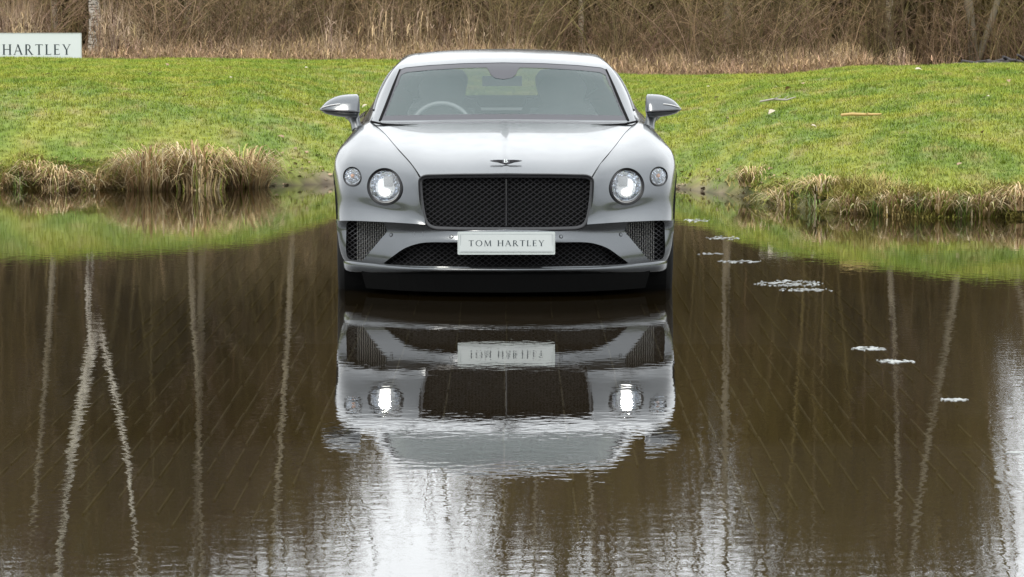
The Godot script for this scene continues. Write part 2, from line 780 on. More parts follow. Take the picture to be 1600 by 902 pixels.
func glass(c: Color) -> StandardMaterial3D:
	var m := StandardMaterial3D.new()
	m.albedo_color = c
	m.transparency = BaseMaterial3D.TRANSPARENCY_ALPHA
	m.roughness = 0.02
	m.cull_mode = BaseMaterial3D.CULL_DISABLED
	return m


# ---------------------------------------------------------------- the car
func V(x: float, y: float, z: float) -> Vector3:
	return Vector3(x, y, z)


func extrude(mb: MB, poly: PackedVector2Array, b: Transform3D, depth: float) -> void:
	var ti := Geometry2D.triangulate_polygon(poly)
	var i := mb.v.size()
	for a in poly:
		mb.p(b * Vector3(a.x, a.y, 0), b.basis.z)
	for k in range(0, ti.size(), 3):
		mb.tri(i + ti[k], i + ti[k + 1], i + ti[k + 2])
	var f := []
	var g := []
	for a in poly:
		f.append(b * Vector3(a.x, a.y, 0))
		g.append(b * Vector3(a.x, a.y, -depth))
	strip(mb, f, g)


func offset_outline(poly: PackedVector2Array, d: float) -> PackedVector2Array:
	var out := PackedVector2Array()
	var s := signf(area2(poly))
	var m := poly.size()
	for k in m:
		var e := (poly[(k + 1) % m] - poly[(k - 1 + m) % m]).normalized()
		out.append(poly[k] + Vector2(e.y, -e.x) * d * s)
	return out


func plan_z(x: float) -> float:
	# the nose's plan curve: how far back the front face lies at x
	var xs := [0.0, 0.25, 0.44, 0.56, 0.68, 0.79, 0.885, 0.940, 0.955]
	var zs := [0.0, -0.02, -0.06, -0.105, -0.195, -0.29, -0.385, -0.485, -0.60]
	var a := absf(x)
	for k in 8:
		if a <= xs[k + 1]:
			return lerpf(zs[k], zs[k + 1], (a - xs[k]) / (xs[k + 1] - xs[k]))
	return -0.6 - (a - 0.955) * 4.0


func lattice(poly: PackedVector2Array, deep: Callable, px: float, py: float, wire: float, mid := 0.0) -> MB:
	var mb := MB.new()
	var box := Rect2(poly[0], Vector2.ZERO)
	for a in poly:
		box = box.expand(a)
	var slope := py / px
	for sgn in [-1.0, 1.0]:
		var k0 := int(floor((box.position.y - slope * maxf(absf(box.position.x), absf(box.end.x)) - mid) / py)) - 1
		var k1 := int(ceil((box.end.y + slope * maxf(absf(box.position.x), absf(box.end.x)) - mid) / py)) + 1
		for k in range(k0, k1 + 1):
			var c := k * py + mid
			var line := PackedVector2Array()
			var x := box.position.x
			while x < box.end.x + 0.05:
				line.append(Vector2(x, c + sgn * slope * x))
				x += 0.05
			for piece in Geometry2D.intersect_polyline_with_polygon(line, poly):
				for q in piece.size() - 1:
					var a: Vector2 = piece[q]
					var b: Vector2 = piece[q + 1]
					var za: float = (deep as Callable).call(a.x, a.y) + sgn * 0.001
					var zb: float = (deep as Callable).call(b.x, b.y) + sgn * 0.001
					var pa := Vector3(a.x, a.y, za)
					var pb := Vector3(b.x, b.y, zb)
					var d := (pb - pa).normalized()
					var s := d.cross(Vector3(0, 0, 1)).normalized() * wire
					var o := Vector3(0, 0, wire * 0.9)
					# a ridged bar: two sloping faces
					mb.quad(pa + s - o, pb + s - o, pb + o, pa + o)
					mb.quad(pa + o, pb + o, pb - s - o, pa - s - o)
	return mb


func wheel(parent: Node3D, at: Vector3, side: float) -> void:
	var b := Basis(Vector3(0, 0, -1), Vector3(0, 1, 0), Vector3(1, 0, 0))
	var w := Node3D.new()
	w.name = "wheel" if not parent.has_node("wheel") else "wheel_%03d" % (parent.find_children("wheel*", "Node3D", false, false).size())
	parent.add_child(w, true)
	w.position = at
	var ty := MB.new()
	var h := 0.135
	var prof := [Vector2(0.265, -h * 0.8), Vector2(0.30, -h), Vector2(0.335, -h * 0.98), Vector2(0.352, -h * 0.86), Vector2(0.36, -h * 0.6)]
	for g in [-0.06, -0.02, 0.02, 0.06]:
		prof.append_array([Vector2(0.36, g - 0.006), Vector2(0.352, g - 0.004), Vector2(0.352, g + 0.004), Vector2(0.36, g + 0.006)])
	prof.append_array([Vector2(0.36, h * 0.6), Vector2(0.352, h * 0.86), Vector2(0.335, h * 0.98), Vector2(0.30, h), Vector2(0.265, h * 0.8)])
	ty.lathe(prof, 64, Vector3.ZERO, b)
	part("tyre", ty, M.rubber, w)
	var ri := MB.new()
	ri.lathe([Vector2(0.262, -0.1), Vector2(0.245, -0.09), Vector2(0.24, 0.09), Vector2(0.262, 0.1), Vector2(0.27, 0.108)], 48, Vector3.ZERO, b)
	ri.lathe([Vector2(0.0, 0.085), Vector2(0.06, 0.08), Vector2(0.075, 0.05)] if side > 0 else [Vector2(0.0, -0.085), Vector2(0.06, -0.08), Vector2(0.075, -0.05)], 24, Vector3.ZERO, b)
	for k in 10:
		var a := TAU * k / 10
		ri.box(Vector3(side * 0.075, sin(a) * 0.15, cos(a) * 0.15), Vector3(0.025, 0.036, 0.2), Basis(Vector3(1, 0, 0), -a))
	part("rim", ri, M.rim, w)


func lamp(car: Node3D, called: String, g: Dictionary, at: Vector2, r: float, big: bool) -> void:
	var root := Node3D.new()
	root.name = called if not car.has_node(called) else called + "_001"
	car.add_child(root, true)
	var side := signf(at.x)
	var near := func(q: Vector3) -> bool: return q.z > -0.9 and signf(q.x) == side
	var sides := 56
	var edge := lift(ring(at, r, sides), g, "front", near)
	var heart: Array = lift(PackedVector2Array([at, at + Vector2(0.001, 0), at + Vector2(0, 0.001)]), g, "front", near)[0]
	var a := []
	var b := []
	var c := []
	var d := []
	var zmin := 0.0
	for k in sides:
		zmin = minf(zmin, edge[k][0].z)
	var back := zmin - 0.02
	for k in sides:
		var e: Vector3 = edge[k][0]
		var m := Vector3(at.x, at.y, e.z)
		a.append(e - edge[k][1] * 0.004)
		b.append(e + Vector3(0, 0, 0.004) + (m - e) * 0.03)
		c.append(e + (m - e) * 0.14 + Vector3(0, 0, -0.002))
		var f := e + (m - e) * 0.16
		d.append(Vector3(f.x, f.y, back))
	var bz := MB.new()
	strip(bz, a, b)
	strip(bz, b, c)
	strip(bz, c, d)
	part("bezel", bz, M.black_satin, root)
	# bowl behind the lens
	var z0: float = back + 0.002
	var rr := r * 0.86
	var bowl := MB.new()
	var lr := RandomNumberGenerator.new()
	lr.seed = 5
	bowl.lathe([Vector2(0.0, z0 - 0.012), Vector2(rr, z0)], 40, Vector3(at.x, at.y, 0), Basis(), true)
	var rings := [0.96, 0.86, 0.75, 0.63, 0.5] if big else [0.95, 0.8, 0.62, 0.42, 0.2]
	for q in rings.size() - 1:
		var cnt := int((30 if big else 22) * rings[q])
		for s in cnt:
			var a0: float = TAU * (s + 0.5 * (q % 2)) / cnt
			var a1: float = TAU * (s + 1.0 + 0.5 * (q % 2)) / cnt
			var am := (a0 + a1) / 2
			var o := Vector3(at.x, at.y, z0)
			var pk: Vector3 = o + Vector3(cos(am), sin(am), 0) * rr * (rings[q] + rings[q + 1]) / 2 + Vector3(lr.randf_range(-1, 1), lr.randf_range(-1, 1), 2.0 + lr.randf()) * r * 0.06
			var co := [o + Vector3(cos(a0), sin(a0), 0) * rr * rings[q], o + Vector3(cos(a1), sin(a1), 0) * rr * rings[q], o + Vector3(cos(a1), sin(a1), 0) * rr * rings[q + 1], o + Vector3(cos(a0), sin(a0), 0) * rr * rings[q + 1]]
			for e in 4:
				var nn: Vector3 = (co[(e + 1) % 4] - co[e]).cross(pk - co[e]).normalized()
				if nn.z < 0:
					nn = -nn
				var i := bowl.p(co[e], nn)
				bowl.p(co[(e + 1) % 4], nn)
				bowl.p(pk, nn)
				bowl.tri(i, i + 1, i + 2)
	part("reflector", bowl, M.crystal, root)
	if big:
		var o3 := Vector3(at.x, at.y, z0 + 0.012)
		var led := MB.new()
		var led_poly := PackedVector2Array()
		for q in 28:
			led_poly.append(Vector2((0.03 + cos(TAU * q / 28) * 0.29) * side, -0.36 + sin(TAU * q / 28) * 0.21) * r)
		extrude(led, led_poly, Transform3D(Basis(), o3), 0.006)
		var strip_led := MB.new()
		extrude(strip_led, rounded([Vector2(0.16 * side, -0.24) * r, Vector2(0.33 * side, -0.24) * r, Vector2(0.32 * side, 0.30) * r, Vector2(0.16 * side, 0.33) * r], [0.01, 0.01, 0.012, 0.006]), Transform3D(Basis(), o3 + Vector3(0, 0, 0.001)), 0.006)
		part("light_strip", strip_led, M.lamp_glow, root)
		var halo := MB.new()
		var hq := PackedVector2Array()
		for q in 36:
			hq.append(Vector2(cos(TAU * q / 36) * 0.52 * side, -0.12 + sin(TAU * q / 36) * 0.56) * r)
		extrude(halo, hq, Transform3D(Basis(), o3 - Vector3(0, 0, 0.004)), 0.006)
		part("glow_halo", halo, M.lamp_soft, root)  # added disc with a faint glow, imitating lit crystal around the LEDs
		part("light_emitting_panel", led, M.lamp_glow, root)
		var pr := MB.new()
		extrude(pr, rounded([Vector2(-0.44 * side, 0.52) * r, Vector2(0.1 * side, 0.52) * r, Vector2(0.06 * side, -0.05) * r, Vector2(-0.42 * side, -0.05) * r], [0.01, 0.01, 0.01, 0.01]), Transform3D(Basis(), o3 + Vector3(0, 0, 0.004)), 0.012)
		part("projector", pr, M.lamp_grey, root)
		var spot := SpotLight3D.new()
		spot.name = "headlight_beam"
		spot.light_energy = 0.1
		spot.light_size = 0.03
		spot.spot_angle = 40
		spot.spot_range = 40
		spot.spot_attenuation = 2
		spot.light_color = Color(1, 0.98, 0.94)
		spot.shadow_enabled = true
		root.add_child(spot)
		spot.position = Vector3(at.x, at.y, heart[0].z + 0.06)
		spot.rotation = Vector3(-0.05, PI, 0)
	else:
		var am2 := MB.new()
		am2.lathe([Vector2(0.0, z0 + 0.016), Vector2(0.008, z0 + 0.014), Vector2(0.012, z0 + 0.004)], 16, Vector3(at.x, at.y, 0), Basis())
		part("bulb", am2, M.amber, root)
	# clear lens
	var ln := MB.new()
	for q in 9:
		var f := q / 8.0
		for k in sides + 1:
			var e: Vector3 = c[k % sides]
			var m: Vector3 = heart[0]
			var pos := m.lerp(e, f) + Vector3(0, 0, (1 - f * f) * r * 0.12)
			var out: Vector3 = ((edge[k % sides][1] as Vector3).lerp(heart[1], 1 - f) + Vector3(e.x - at.x, e.y - at.y, 0) / r * f * 0.25).normalized()
			ln.p(pos, out)
	for q in 8:
		for k in sides:
			var i := q * (sides + 1) + k
			ln.tri(i, i + 1, i + sides + 2)
			ln.tri(i, i + sides + 2, i + sides + 1)
	part("lens", ln, M.clear_glass, root)


func build_car() -> void:
	var car := thing("silver_coupe", "silver two-door coupe with lit round headlights standing wheel-deep in the pond", "car", Vector3(0, -0.1, 0), 0.0105)

	# --- sides: from the bonnet shut line over the wing down to the sill, nose to tail
	var S := [
		[V(0.468, 0.757, -0.085), V(0.470, 0.719, -0.08), V(0.468, 0.67, -0.075), V(0.463, 0.622, -0.07), V(0.456, 0.576, -0.065), V(0.447, 0.535, -0.058), V(0.44, 0.5, -0.05)],
		[V(0.522, 0.821, -0.27), V(0.53, 0.776, -0.195), V(0.54, 0.719, -0.155), V(0.543, 0.664, -0.135), V(0.543, 0.608, -0.125), V(0.539, 0.553, -0.108), V(0.532, 0.503, -0.085)],
		[V(0.607, 0.893, -0.60), V(0.633, 0.845, -0.45), V(0.654, 0.776, -0.33), V(0.667, 0.694, -0.275), V(0.673, 0.625, -0.25), V(0.673, 0.559, -0.232), V(0.664, 0.503, -0.185)],
		[V(0.686, 0.955, -1.03), V(0.755, 0.931, -0.85), V(0.817, 0.863, -0.60), V(0.851, 0.79, -0.475), V(0.874, 0.693, -0.425), V(0.886, 0.588, -0.40), V(0.88, 0.499, -0.365)],
		[V(0.738, 0.988, -1.27), V(0.803, 0.966, -1.05), V(0.883, 0.893, -0.80), V(0.931, 0.815, -0.67), V(0.947, 0.701, -0.61), V(0.951, 0.584, -0.585), V(0.95, 0.488, -0.57)],
		[V(0.778, 1.008, -1.45), V(0.838, 0.983, -1.28), V(0.915, 0.905, -1.02), V(0.962, 0.83, -0.90), V(0.973, 0.687, -0.87), V(0.973, 0.56, -0.86), V(0.968, 0.45, -0.86)],
		[V(0.832, 0.995, -1.74), V(0.868, 0.968, -1.67), V(0.912, 0.90, -1.60), V(0.936, 0.81, -1.57), V(0.932, 0.66, -1.56), V(0.936, 0.43, -1.55), V(0.918, 0.20, -1.55)],
		[V(0.862, 0.987, -2.25), V(0.888, 0.963, -2.26), V(0.916, 0.90, -2.27), V(0.928, 0.80, -2.28), V(0.917, 0.66, -2.29), V(0.925, 0.43, -2.30), V(0.905, 0.20, -2.30)],
		[V(0.870, 0.99, -3.0), V(0.896, 0.967, -3.0), V(0.925, 0.90, -3.0), V(0.937, 0.80, -3.0), V(0.927, 0.66, -3.0), V(0.932, 0.43, -3.0), V(0.91, 0.20, -3.0)],
		[V(0.845, 1.01, -3.6), V(0.90, 0.975, -3.66), V(0.945, 0.89, -3.70), V(0.97, 0.78, -3.72), V(0.972, 0.65, -3.72), V(0.965, 0.50, -3.72), V(0.95, 0.38, -3.72)],
		[V(0.775, 0.98, -4.35), V(0.845, 0.95, -4.34), V(0.905, 0.88, -4.32), V(0.93, 0.78, -4.30), V(0.93, 0.65, -4.30), V(0.92, 0.48, -4.28), V(0.89, 0.28, -4.24)],
		[V(0.685, 0.965, -4.58), V(0.76, 0.94, -4.62), V(0.81, 0.88, -4.66), V(0.835, 0.78, -4.68), V(0.835, 0.65, -4.70), V(0.82, 0.48, -4.70), V(0.80, 0.28, -4.64)],
		[V(0.395, 0.975, -4.72), V(0.42, 0.945, -4.77), V(0.43, 0.88, -4.79), V(0.44, 0.78, -4.80), V(0.44, 0.65, -4.82), V(0.44, 0.48, -4.82), V(0.43, 0.28, -4.74)],
		[V(0, 0.98, -4.76), V(0, 0.95, -4.81), V(0, 0.88, -4.83), V(0, 0.78, -4.84), V(0, 0.65, -4.85), V(0, 0.48, -4.85), V(0, 0.28, -4.78)]]
	for k in S.size():
		# the ledge that flares out above the bumper line
		var a: Vector3 = S[k][5]
		var b: Vector3 = S[k][6]
		var f: float = [0.2, 0.6, 1.0, 1.0, 0.35, 0.0, 0.0, 0.0, 0.0, 0.0, 0.0, 0.0, 0.0, 0.0][k]
		var m := a.lerp(b, 0.5)
		if k < 5:
			S[k][5] = a.lerp(b, -0.12) + V(-0.004 * f, 0, -0.010 * f)
			m = a.lerp(b, 0.42) + V(0, 0, -0.008 * f)
			S[k][6] = b + V(0.002 * f, 0.004 * f, 0.012 * f)
		S[k].insert(6, m)
	var gs := surface(S, [8, 8, 8, 8, 8, 6, 5], [10, 14, 14, 12, 12, 14, 10, 12, 14, 14, 8, 8, 8])
	var gm := mirror_grid(gs)
	var low := func(q: Vector3) -> bool: return absf(q.x) > 0.3
	var fore := func(q: Vector3) -> bool: return q.z > -0.9
	var arch_front := PackedVector2Array()
	var arch_rear := PackedVector2Array()
	for k in 60:
		var a := TAU * k / 60
		arch_front.append(Vector2(-0.87 + cos(a) * 0.393, 0.36 + sin(a) * 0.393))
		arch_rear.append(Vector2(-3.72 + cos(a) * 0.393, 0.36 + sin(a) * 0.393))
	for s in [1.0, -1.0]:
		var g: Dictionary = gs if s > 0 else gm
		var cuts := [
			{"poly": ring(Vector2(0.667 * s, 0.694), 0.1), "proj": "front", "keep": false, "near": fore},
			{"poly": ring(Vector2(0.852 * s, 0.742), 0.053), "proj": "front", "keep": false, "near": fore},
			{"poly": arch_front, "proj": "side", "keep": false, "near": low}, {"poly": arch_rear, "proj": "side", "keep": false, "near": low}]
		var wing := MB.new()
		lay(wing, g, cuts, 0, 76)
		var wp := part("front_wing", wing, M.paint, car)
		var door := MB.new()
		lay(door, g, [], 76, 98)
		var dp := part("door", door, M.paint, car)
		for row in [76, 98]:
			var gap := MB.new()
			var line := []
			var rad := []
			for i in g.w:
				line.append(g.p[row * g.w + i])
				rad.append(0.0025)
			gap.tube(line, rad, 4)
			part("shut_line", gap, M.black_matt, dp)
		var hd := MB.new()
		hd.tube([V(0.93 * s, 0.80, -2.66), V(0.955 * s, 0.803, -2.69), V(0.957 * s, 0.805, -2.80), V(0.957 * s, 0.805, -2.85), V(0.935 * s, 0.805, -2.89)], [0.01, 0.012, 0.012, 0.012, 0.01], 8, true)
		part("door_handle", hd, M.paint, dp)
		var quarter := MB.new()
		lay(quarter, g, cuts, 98, 150)
		part("rear_wing", quarter, M.paint, car)
		# arch linings
		for ar in [arch_front, arch_rear]:
			var lining := MB.new()
			var o := []
			var inn := []
			for k in ar.size():
				var q: Vector2 = ar[k]
				var xo := 0.0
				for i in g.p.size():
					var e: Vector3 = g.p[i]
					if absf(e.x) > 0.5 and absf(e.z - q.x) < 0.035 and absf(e.y - q.y) < 0.035:
						xo = maxf(xo, absf(e.x))
				if xo == 0.0:
					xo = 0.9
				o.append(V(xo * s, q.y, q.x))
				inn.append(V(0.55 * s, q.y, q.x))
			strip(lining, o, inn)
			part("wheel_arch", lining, M.black_matt, car)
		# lower edge of the wing turned inwards
		var lip := MB.new()
		var l0 := []
		var l1 := []
		for j in range(0, 51):
			var e: Vector3 = g.p[j * g.w + g.w - 1]
			if Vector2(e.z + 0.87, e.y - 0.36).length() < 0.393:
				continue
			l0.append(e)
			l1.append(e + V(-0.02 * s * absf(e.x), -0.004, -0.035))
		strip(lip, l0, l1, false)
		part("wing_edge", lip, M.paint, wp)
		lamp(car, "headlight", g, Vector2(0.667 * s, 0.694), 0.1, true)
		lamp(car, "side_light", g, Vector2(0.852 * s, 0.742), 0.053, false)
		wheel(car, V(0.806 * s, TYRE_R, -0.87), s)
		wheel(car, V(0.82 * s, TYRE_R, -3.72), s)

	# --- bonnet
	var shut := [V(0.468, 0.757, -0.085), V(0.522, 0.821, -0.27), V(0.607, 0.893, -0.60), V(0.686, 0.955, -1.03), V(0.738, 0.988, -1.27), V(0.778, 1.008, -1.45)]
	var mid_y := [0.772, 0.842, 0.915, 0.975, 0.999, 1.014]
	var mid_z := [-0.055, -0.235, -0.60, -1.03, -1.28, -1.49]
	var H := []
	for k in 6:
		var e: Vector3 = shut[k] - V(0.004, 0, 0)
		var c := V(0, mid_y[k], mid_z[k])
		var row := []
		for f in [0.0, 0.03, 0.07, 0.3, 0.6, 0.86, 1.0]:
			var q := c.lerp(e, f)
			q.y += (c.y - e.y) * (f - f * f) * 0.9
			q.z += (c.z - e.z) * (f - f * f) * 0.9
			if f == 0.0:
				q.y += [0.0, 0.003, 0.007, 0.008, 0.007, 0.004][k]
			if f == 0.86:
				q.y += [0.0, 0.004, 0.006, 0.006, 0.005, 0.002][k]
			row.append(q)
		H.append(row)
	var gh := surface(H, [2, 3, 8, 8, 7, 5], [12, 16, 16, 12, 10])
	var bonnet := MB.new()
	lay(bonnet, gh)
	lay(bonnet, mirror_grid(gh))
	var bon := part("bonnet", bonnet, M.paint, car)
	for s in [1.0, -1.0]:
		var bl := MB.new()
		var q0 := []
		var r0 := []
		for j in gh.h:
			var e: Vector3 = gh.p[j * gh.w + gh.w - 1]
			q0.append(V((e.x + 0.002) * s, e.y - 0.004, e.z))
			r0.append(0.005)
		bl.tube(q0, r0, 5)
		# the gap at the rear corner
		part("shut_line", bl, M.black_matt, bon)
		bl = MB.new()
		bl.tube([V(0.775 * s, 1.012, -1.44), V(0.75 * s, 1.009, -1.36), V(0.70 * s, 1.0, -1.30), V(0.62 * s, 0.9985, -1.27), V(0.5 * s, 1.0005, -1.265)], [0.006, 0.007, 0.006, 0.004, 0.001], 5)
		part("shut_line", bl, M.black_matt, bon)

	# --- lower bumper
	var xs := [0.0, 0.25, 0.44, 0.56, 0.68, 0.79, 0.885, 0.940, 0.955]
	var lev := [0.49, 0.465, 0.435, 0.410, 0.35, 0.30, 0.266]
	var inner := [-0.03, -0.027, -0.016, -0.003, -0.02, -0.03, -0.006]
	var outer := [-0.030, -0.055, -0.055, -0.044, -0.018, -0.002, 0.004]
	var narrow := [1.0, 1.0, 1.0, 0.997, 0.988, 0.972, 0.956]
	var B := []
	for k in 7:
		var row := []
		for i in 9:
			var f := clampf((xs[i] - 0.25) / 0.25, 0, 1)
			var y: float = lev[k]
			if k == 0:
				y = lerpf(0.474, 0.502, clampf((xs[i] - 0.3) / 0.2, 0, 1))
			var flush := 1.0 - 0.95 * smoothstep(0.86, 0.94, xs[i])
			row.append(V(xs[i] * narrow[k], y, plan_z(xs[i]) + lerpf(inner[k], outer[k], f) * flush))
		B.append(row)
	var gb := surface(B, [8, 8, 8, 8, 8, 8, 6, 4], [5, 6, 5, 7, 7, 5])
	var gbm := mirror_grid(gb)
	var lower_half := PackedVector2Array([Vector2(0, 0.405), Vector2(0.414, 0.403), Vector2(0.485, 0.394), Vector2(0.557, 0.366), Vector2(0.619, 0.322), Vector2(0.678, 0.274), Vector2(0.45, 0.271), Vector2(0, 0.27)])
	var lower := PackedVector2Array()
	for a in smooth_poly([Vector2(0.30, 0.404), Vector2(0.414, 0.402), Vector2(0.485, 0.392), Vector2(0.557, 0.365), Vector2(0.619, 0.321), Vector2(0.674, 0.277)], 5, false):
		lower.append(a)
	lower.append_array(PackedVector2Array([Vector2(0.66, 0.273), Vector2(0.45, 0.271), Vector2(0.2, 0.270)]))
	var lf := flip_x(lower)
	lower.append_array(lf)
	var intake := rounded([Vector2(0.884, 0.502), Vector2(0.671, 0.499), Vector2(0.655, 0.449), Vector2(0.793, 0.283), Vector2(0.876, 0.283), Vector2(0.888, 0.33)], [0.035, 0.012, 0.012, 0.008, 0.02, 0.02])
	intake = subdivide(intake, 0.03)
	var lower_fine := subdivide(lower, 0.03)
	var bump := MB.new()
	for s in [1.0, -1.0]:
		var g: Dictionary = gb if s > 0 else gbm
		var ik := intake if s > 0 else flip_x(intake)
		var hole := PackedVector2Array()
		for a in lower:
			hole.append(a)
		lay(bump, g, [{"poly": hole, "proj": "front", "keep": false}, {"poly": ik, "proj": "front", "keep": false}, {"poly": arch_front, "proj": "side", "keep": false, "near": low}], 0, -1, 0.0, -1.0)
	var bp := part("front_bumper", bump, M.paint, car)
	# returns of the openings
	var deep_lower := func(x: float, y: float) -> float: return plan_z(x) - 0.075
	for s in [1.0, -1.0]:
		var g: Dictionary = gb if s > 0 else gbm
		var ik := intake if s > 0 else flip_x(intake)
		var e := lift(ik, g)
		var a := []
		var b := []
		for k in e.size():
			a.append(e[k][0])
			b.append(V(e[k][0].x * 0.995, e[k][0].y, e[k][0].z - 0.06))
		var rims := MB.new()
		strip(rims, a, b)
		part("opening_edge", rims, M.paint_dark, bp)
		rims = MB.new()
		var half := PackedVector2Array()
		for q in lower_fine:
			if q.x * s >= -0.02:
				half.append(Vector2(q.x if q.x * s >= 0 else 0.0, q.y))
		var e2 := lift(half, g)
		var a2 := []
		var b2 := []
		for k in e2.size():
			a2.append(e2[k][0])
			b2.append(e2[k][0] + V(0, 0, -0.06))
		for k in a2.size():
			var l := (k + 1) % a2.size()
			if absf(a2[k].x) < 0.03 and absf(a2[l].x) < 0.03 and absf(a2[k].y - a2[l].y) > 0.05:
				continue
			rims.quad(a2[k], a2[l], b2[l], b2[k])
		part("opening_edge", rims, M.paint_dark, bp)
	tag(part("lower_grille", lattice(lower, deep_lower, 0.037, 0.027, 0.0022, 0.003), M.wire, car), "", "", "", "stuff")
	for s in [1.0, -1.0]:
		var ik := intake if s > 0 else flip_x(intake)
		var vent := part("side_intake", lattice(ik, func(x: float, _y: float) -> float: return plan_z(x) - 0.05, 0.034, 0.026, 0.0018), M.wire, car)
		var fins := MB.new()
		for k in 13:
			var x := 0.668 + k * 0.0128
			for q in range(0, 22):
				var y := 0.285 + q * 0.0098
				if Geometry2D.is_point_in_polygon(Vector2(x * s, y), ik):
					fins.box(V(x * s, y, plan_z(x) - 0.082), V(0.0042, 0.0068, 0.02))
		tag(part("cooling_fins", fins, M.alloy, vent), "", "", "", "stuff")
		var bk := MB.new()
		bk.quad(V(0.62 * s, 0.25, -0.34), V(0.93 * s, 0.25, -0.56), V(0.93 * s, 0.53, -0.56), V(0.62 * s, 0.53, -0.34))
		part("backing", bk, M.black_matt, vent)
	# sensors and towing-eye cover
	var seat := func(x: float, y: float) -> Array:
		return lift(PackedVector2Array([Vector2(x, y), Vector2(x + 0.001, y), Vector2(x, y + 0.001)]), gb if x > 0 else gbm)[0]
	for s in [1.0, -1.0]:
		for q in [[0.631, 0.434], [0.299, 0.434]]:
			var e: Array = seat.call(q[0] * s, q[1])
			var z: Vector3 = -e[1]
			var bb := Basis.looking_at(-z, Vector3.UP)
			var sn := MB.new()
			sn.lathe([Vector2(0.0, 0.003), Vector2(0.0075, 0.0028), Vector2(0.0085, 0.0)], 20, e[0], bb)
			var so := part("parking_sensor", sn, M.paint, bp)
			var sr := MB.new()
			sr.lathe([Vector2(0.0085, 0.0012), Vector2(0.0112, 0.001), Vector2(0.0114, -0.002)], 20, e[0], bb)
			part("seal", sr, M.black_matt, so)
	var te: Array = seat.call(-0.48, 0.444)
	var tm := MB.new()
	tm.lathe([Vector2(0.0255, 0.0012), Vector2(0.0272, 0.0013), Vector2(0.0273, -0.002)], 36, te[0], Basis.looking_at(te[1], Vector3.UP))
	part("towing_eye_cover", tm, M.paint_dark, bp)

	# splitter lip and what is under it
	var L := [[], [], [], [], []]
	for x in [0.0, 0.25, 0.45, 0.6, 0.7, 0.79, 0.85, 0.885, 0.905]:
		var z := plan_z(x / 0.958)
		var lo := lerpf(0.240, 0.214, smoothstep(0.3, 0.85, x))
		var up := lerpf(0.264, 0.272, smoothstep(0.5, 0.9, x))
		L[0].append(V(x, up + 0.004, z - 0.035))
		L[1].append(V(x, up, z + 0.010))
		L[2].append(V(x, lerpf(up, lo, 0.45), z + 0.014))
		L[3].append(V(x * 0.995, lo + 0.002, z - 0.004))
		L[4].append(V(x * 0.985, lo, z - 0.05))
	var gl := surface(L, [6, 6, 5, 5, 5, 5, 4, 4], [3, 3, 3, 3])
	var lipm := MB.new()
	lay(lipm, gl, [], 0, -1, 0.0, -1.0)
	lay(lipm, mirror_grid(gl), [], 0, -1, 0.0, -1.0)
	part("splitter", lipm, M.paint, car)
	var val := MB.new()
	for k in 16:
		var x0 := -0.80 + 1.60 * k / 16
		var x1 := -0.80 + 1.60 * (k + 1) / 16
		val.quad(V(x0, 0.225, plan_z(x0) - 0.03), V(x1, 0.225, plan_z(x1) - 0.03), V(x1 * 0.97, 0.125, plan_z(x1) - 0.09), V(x0 * 0.97, 0.125, plan_z(x0) - 0.09))
		val.quad(V(x0 * 0.97, 0.125, plan_z(x0) - 0.09), V(x1 * 0.97, 0.125, plan_z(x1) - 0.09), V(x1 * 0.6, 0.13, -4.4), V(x0 * 0.6, 0.13, -4.4))
		val.quad(V(x0, 0.29, plan_z(x0) - 0.09), V(x1, 0.29, plan_z(x1) - 0.09), V(x1, 0.225, plan_z(x1) - 0.03), V(x0, 0.225, plan_z(x0) - 0.03))
	part("undertray", val, M.black_matt, car)
	var core := MB.new()
	core.box(V(0, 0.5, -0.42), V(0.96, 0.5, 0.3))
	core.box(V(0, 0.33, -0.34), V(1.1, 0.2, 0.2))
	core.box(V(0, 0.45, -0.95), V(1.1, 0.5, 0.9))
	core.box(V(0, 0.22, -2.45), V(1.74, 0.16, 2.3))
	core.box(V(0, 0.5, -4.2), V(1.0, 0.6, 0.7))
	part("engine_bay", core, M.black_matt, car)

	# --- main grille
	var half_g := [Vector2(0, 0.769), Vector2(0.25, 0.767), Vector2(0.44, 0.762), Vector2(0.470, 0.748), Vector2(0.4695, 0.70), Vector2(0.465, 0.64), Vector2(0.457, 0.58), Vector2(0.448, 0.535), Vector2(0.430, 0.495), Vector2(0.39, 0.478), Vector2(0.25, 0.4745), Vector2(0, 0.474)]
	var rg := rounded(half_g, [0, 0.05, 0.02, 0.02, 0.02, 0.02, 0.02, 0.02, 0.025, 0.03, 0.05, 0], 4)
	var go := PackedVector2Array()
	for a in rg:
		go.append(a)
	for k in range(rg.size() - 2, 0, -1):
		go.append(Vector2(-rg[k].x, rg[k].y))
	go = offset_outline(go, 0.006)
	var zg := func(x: float, y: float) -> float: return -0.042 - 0.14 * x * x - 0.05 * (y - 0.474)
	var rings := []
	for q in [[0.006, -0.02], [0.004, 0.004], [-0.001, 0.009], [-0.006, 0.004]]:
		var r := []
		var oo := offset_outline(go, q[0])
		for a in oo:
			r.append(V(a.x, a.y, zg.call(a.x, a.y) + q[1]))
		rings.append(r)
	var fr := MB.new()
	for k in 3:
		strip(fr, rings[k], rings[k + 1])
	var gr := part("grille", fr, M.black_satin, car)
	var ib := MB.new()
	var oi := offset_outline(go, -0.018)
	var r3 := []
	var r4 := []
	for a in oi:
		r3.append(V(a.x, a.y, zg.call(a.x, a.y) + 0.0))
		r4.append(V(a.x, a.y, zg.call(a.x, a.y) - 0.06))
	strip(ib, rings[3], r3)
	strip(ib, r3, r4)
	part("inner_frame", ib, M.black_gloss, gr)
	part("grille_mesh", lattice(oi, func(x: float, y: float) -> float: return zg.call(x, y) - 0.022, 0.0372, 0.0268, 0.0027, 0.006), M.wire, gr)
	var cb := MB.new()
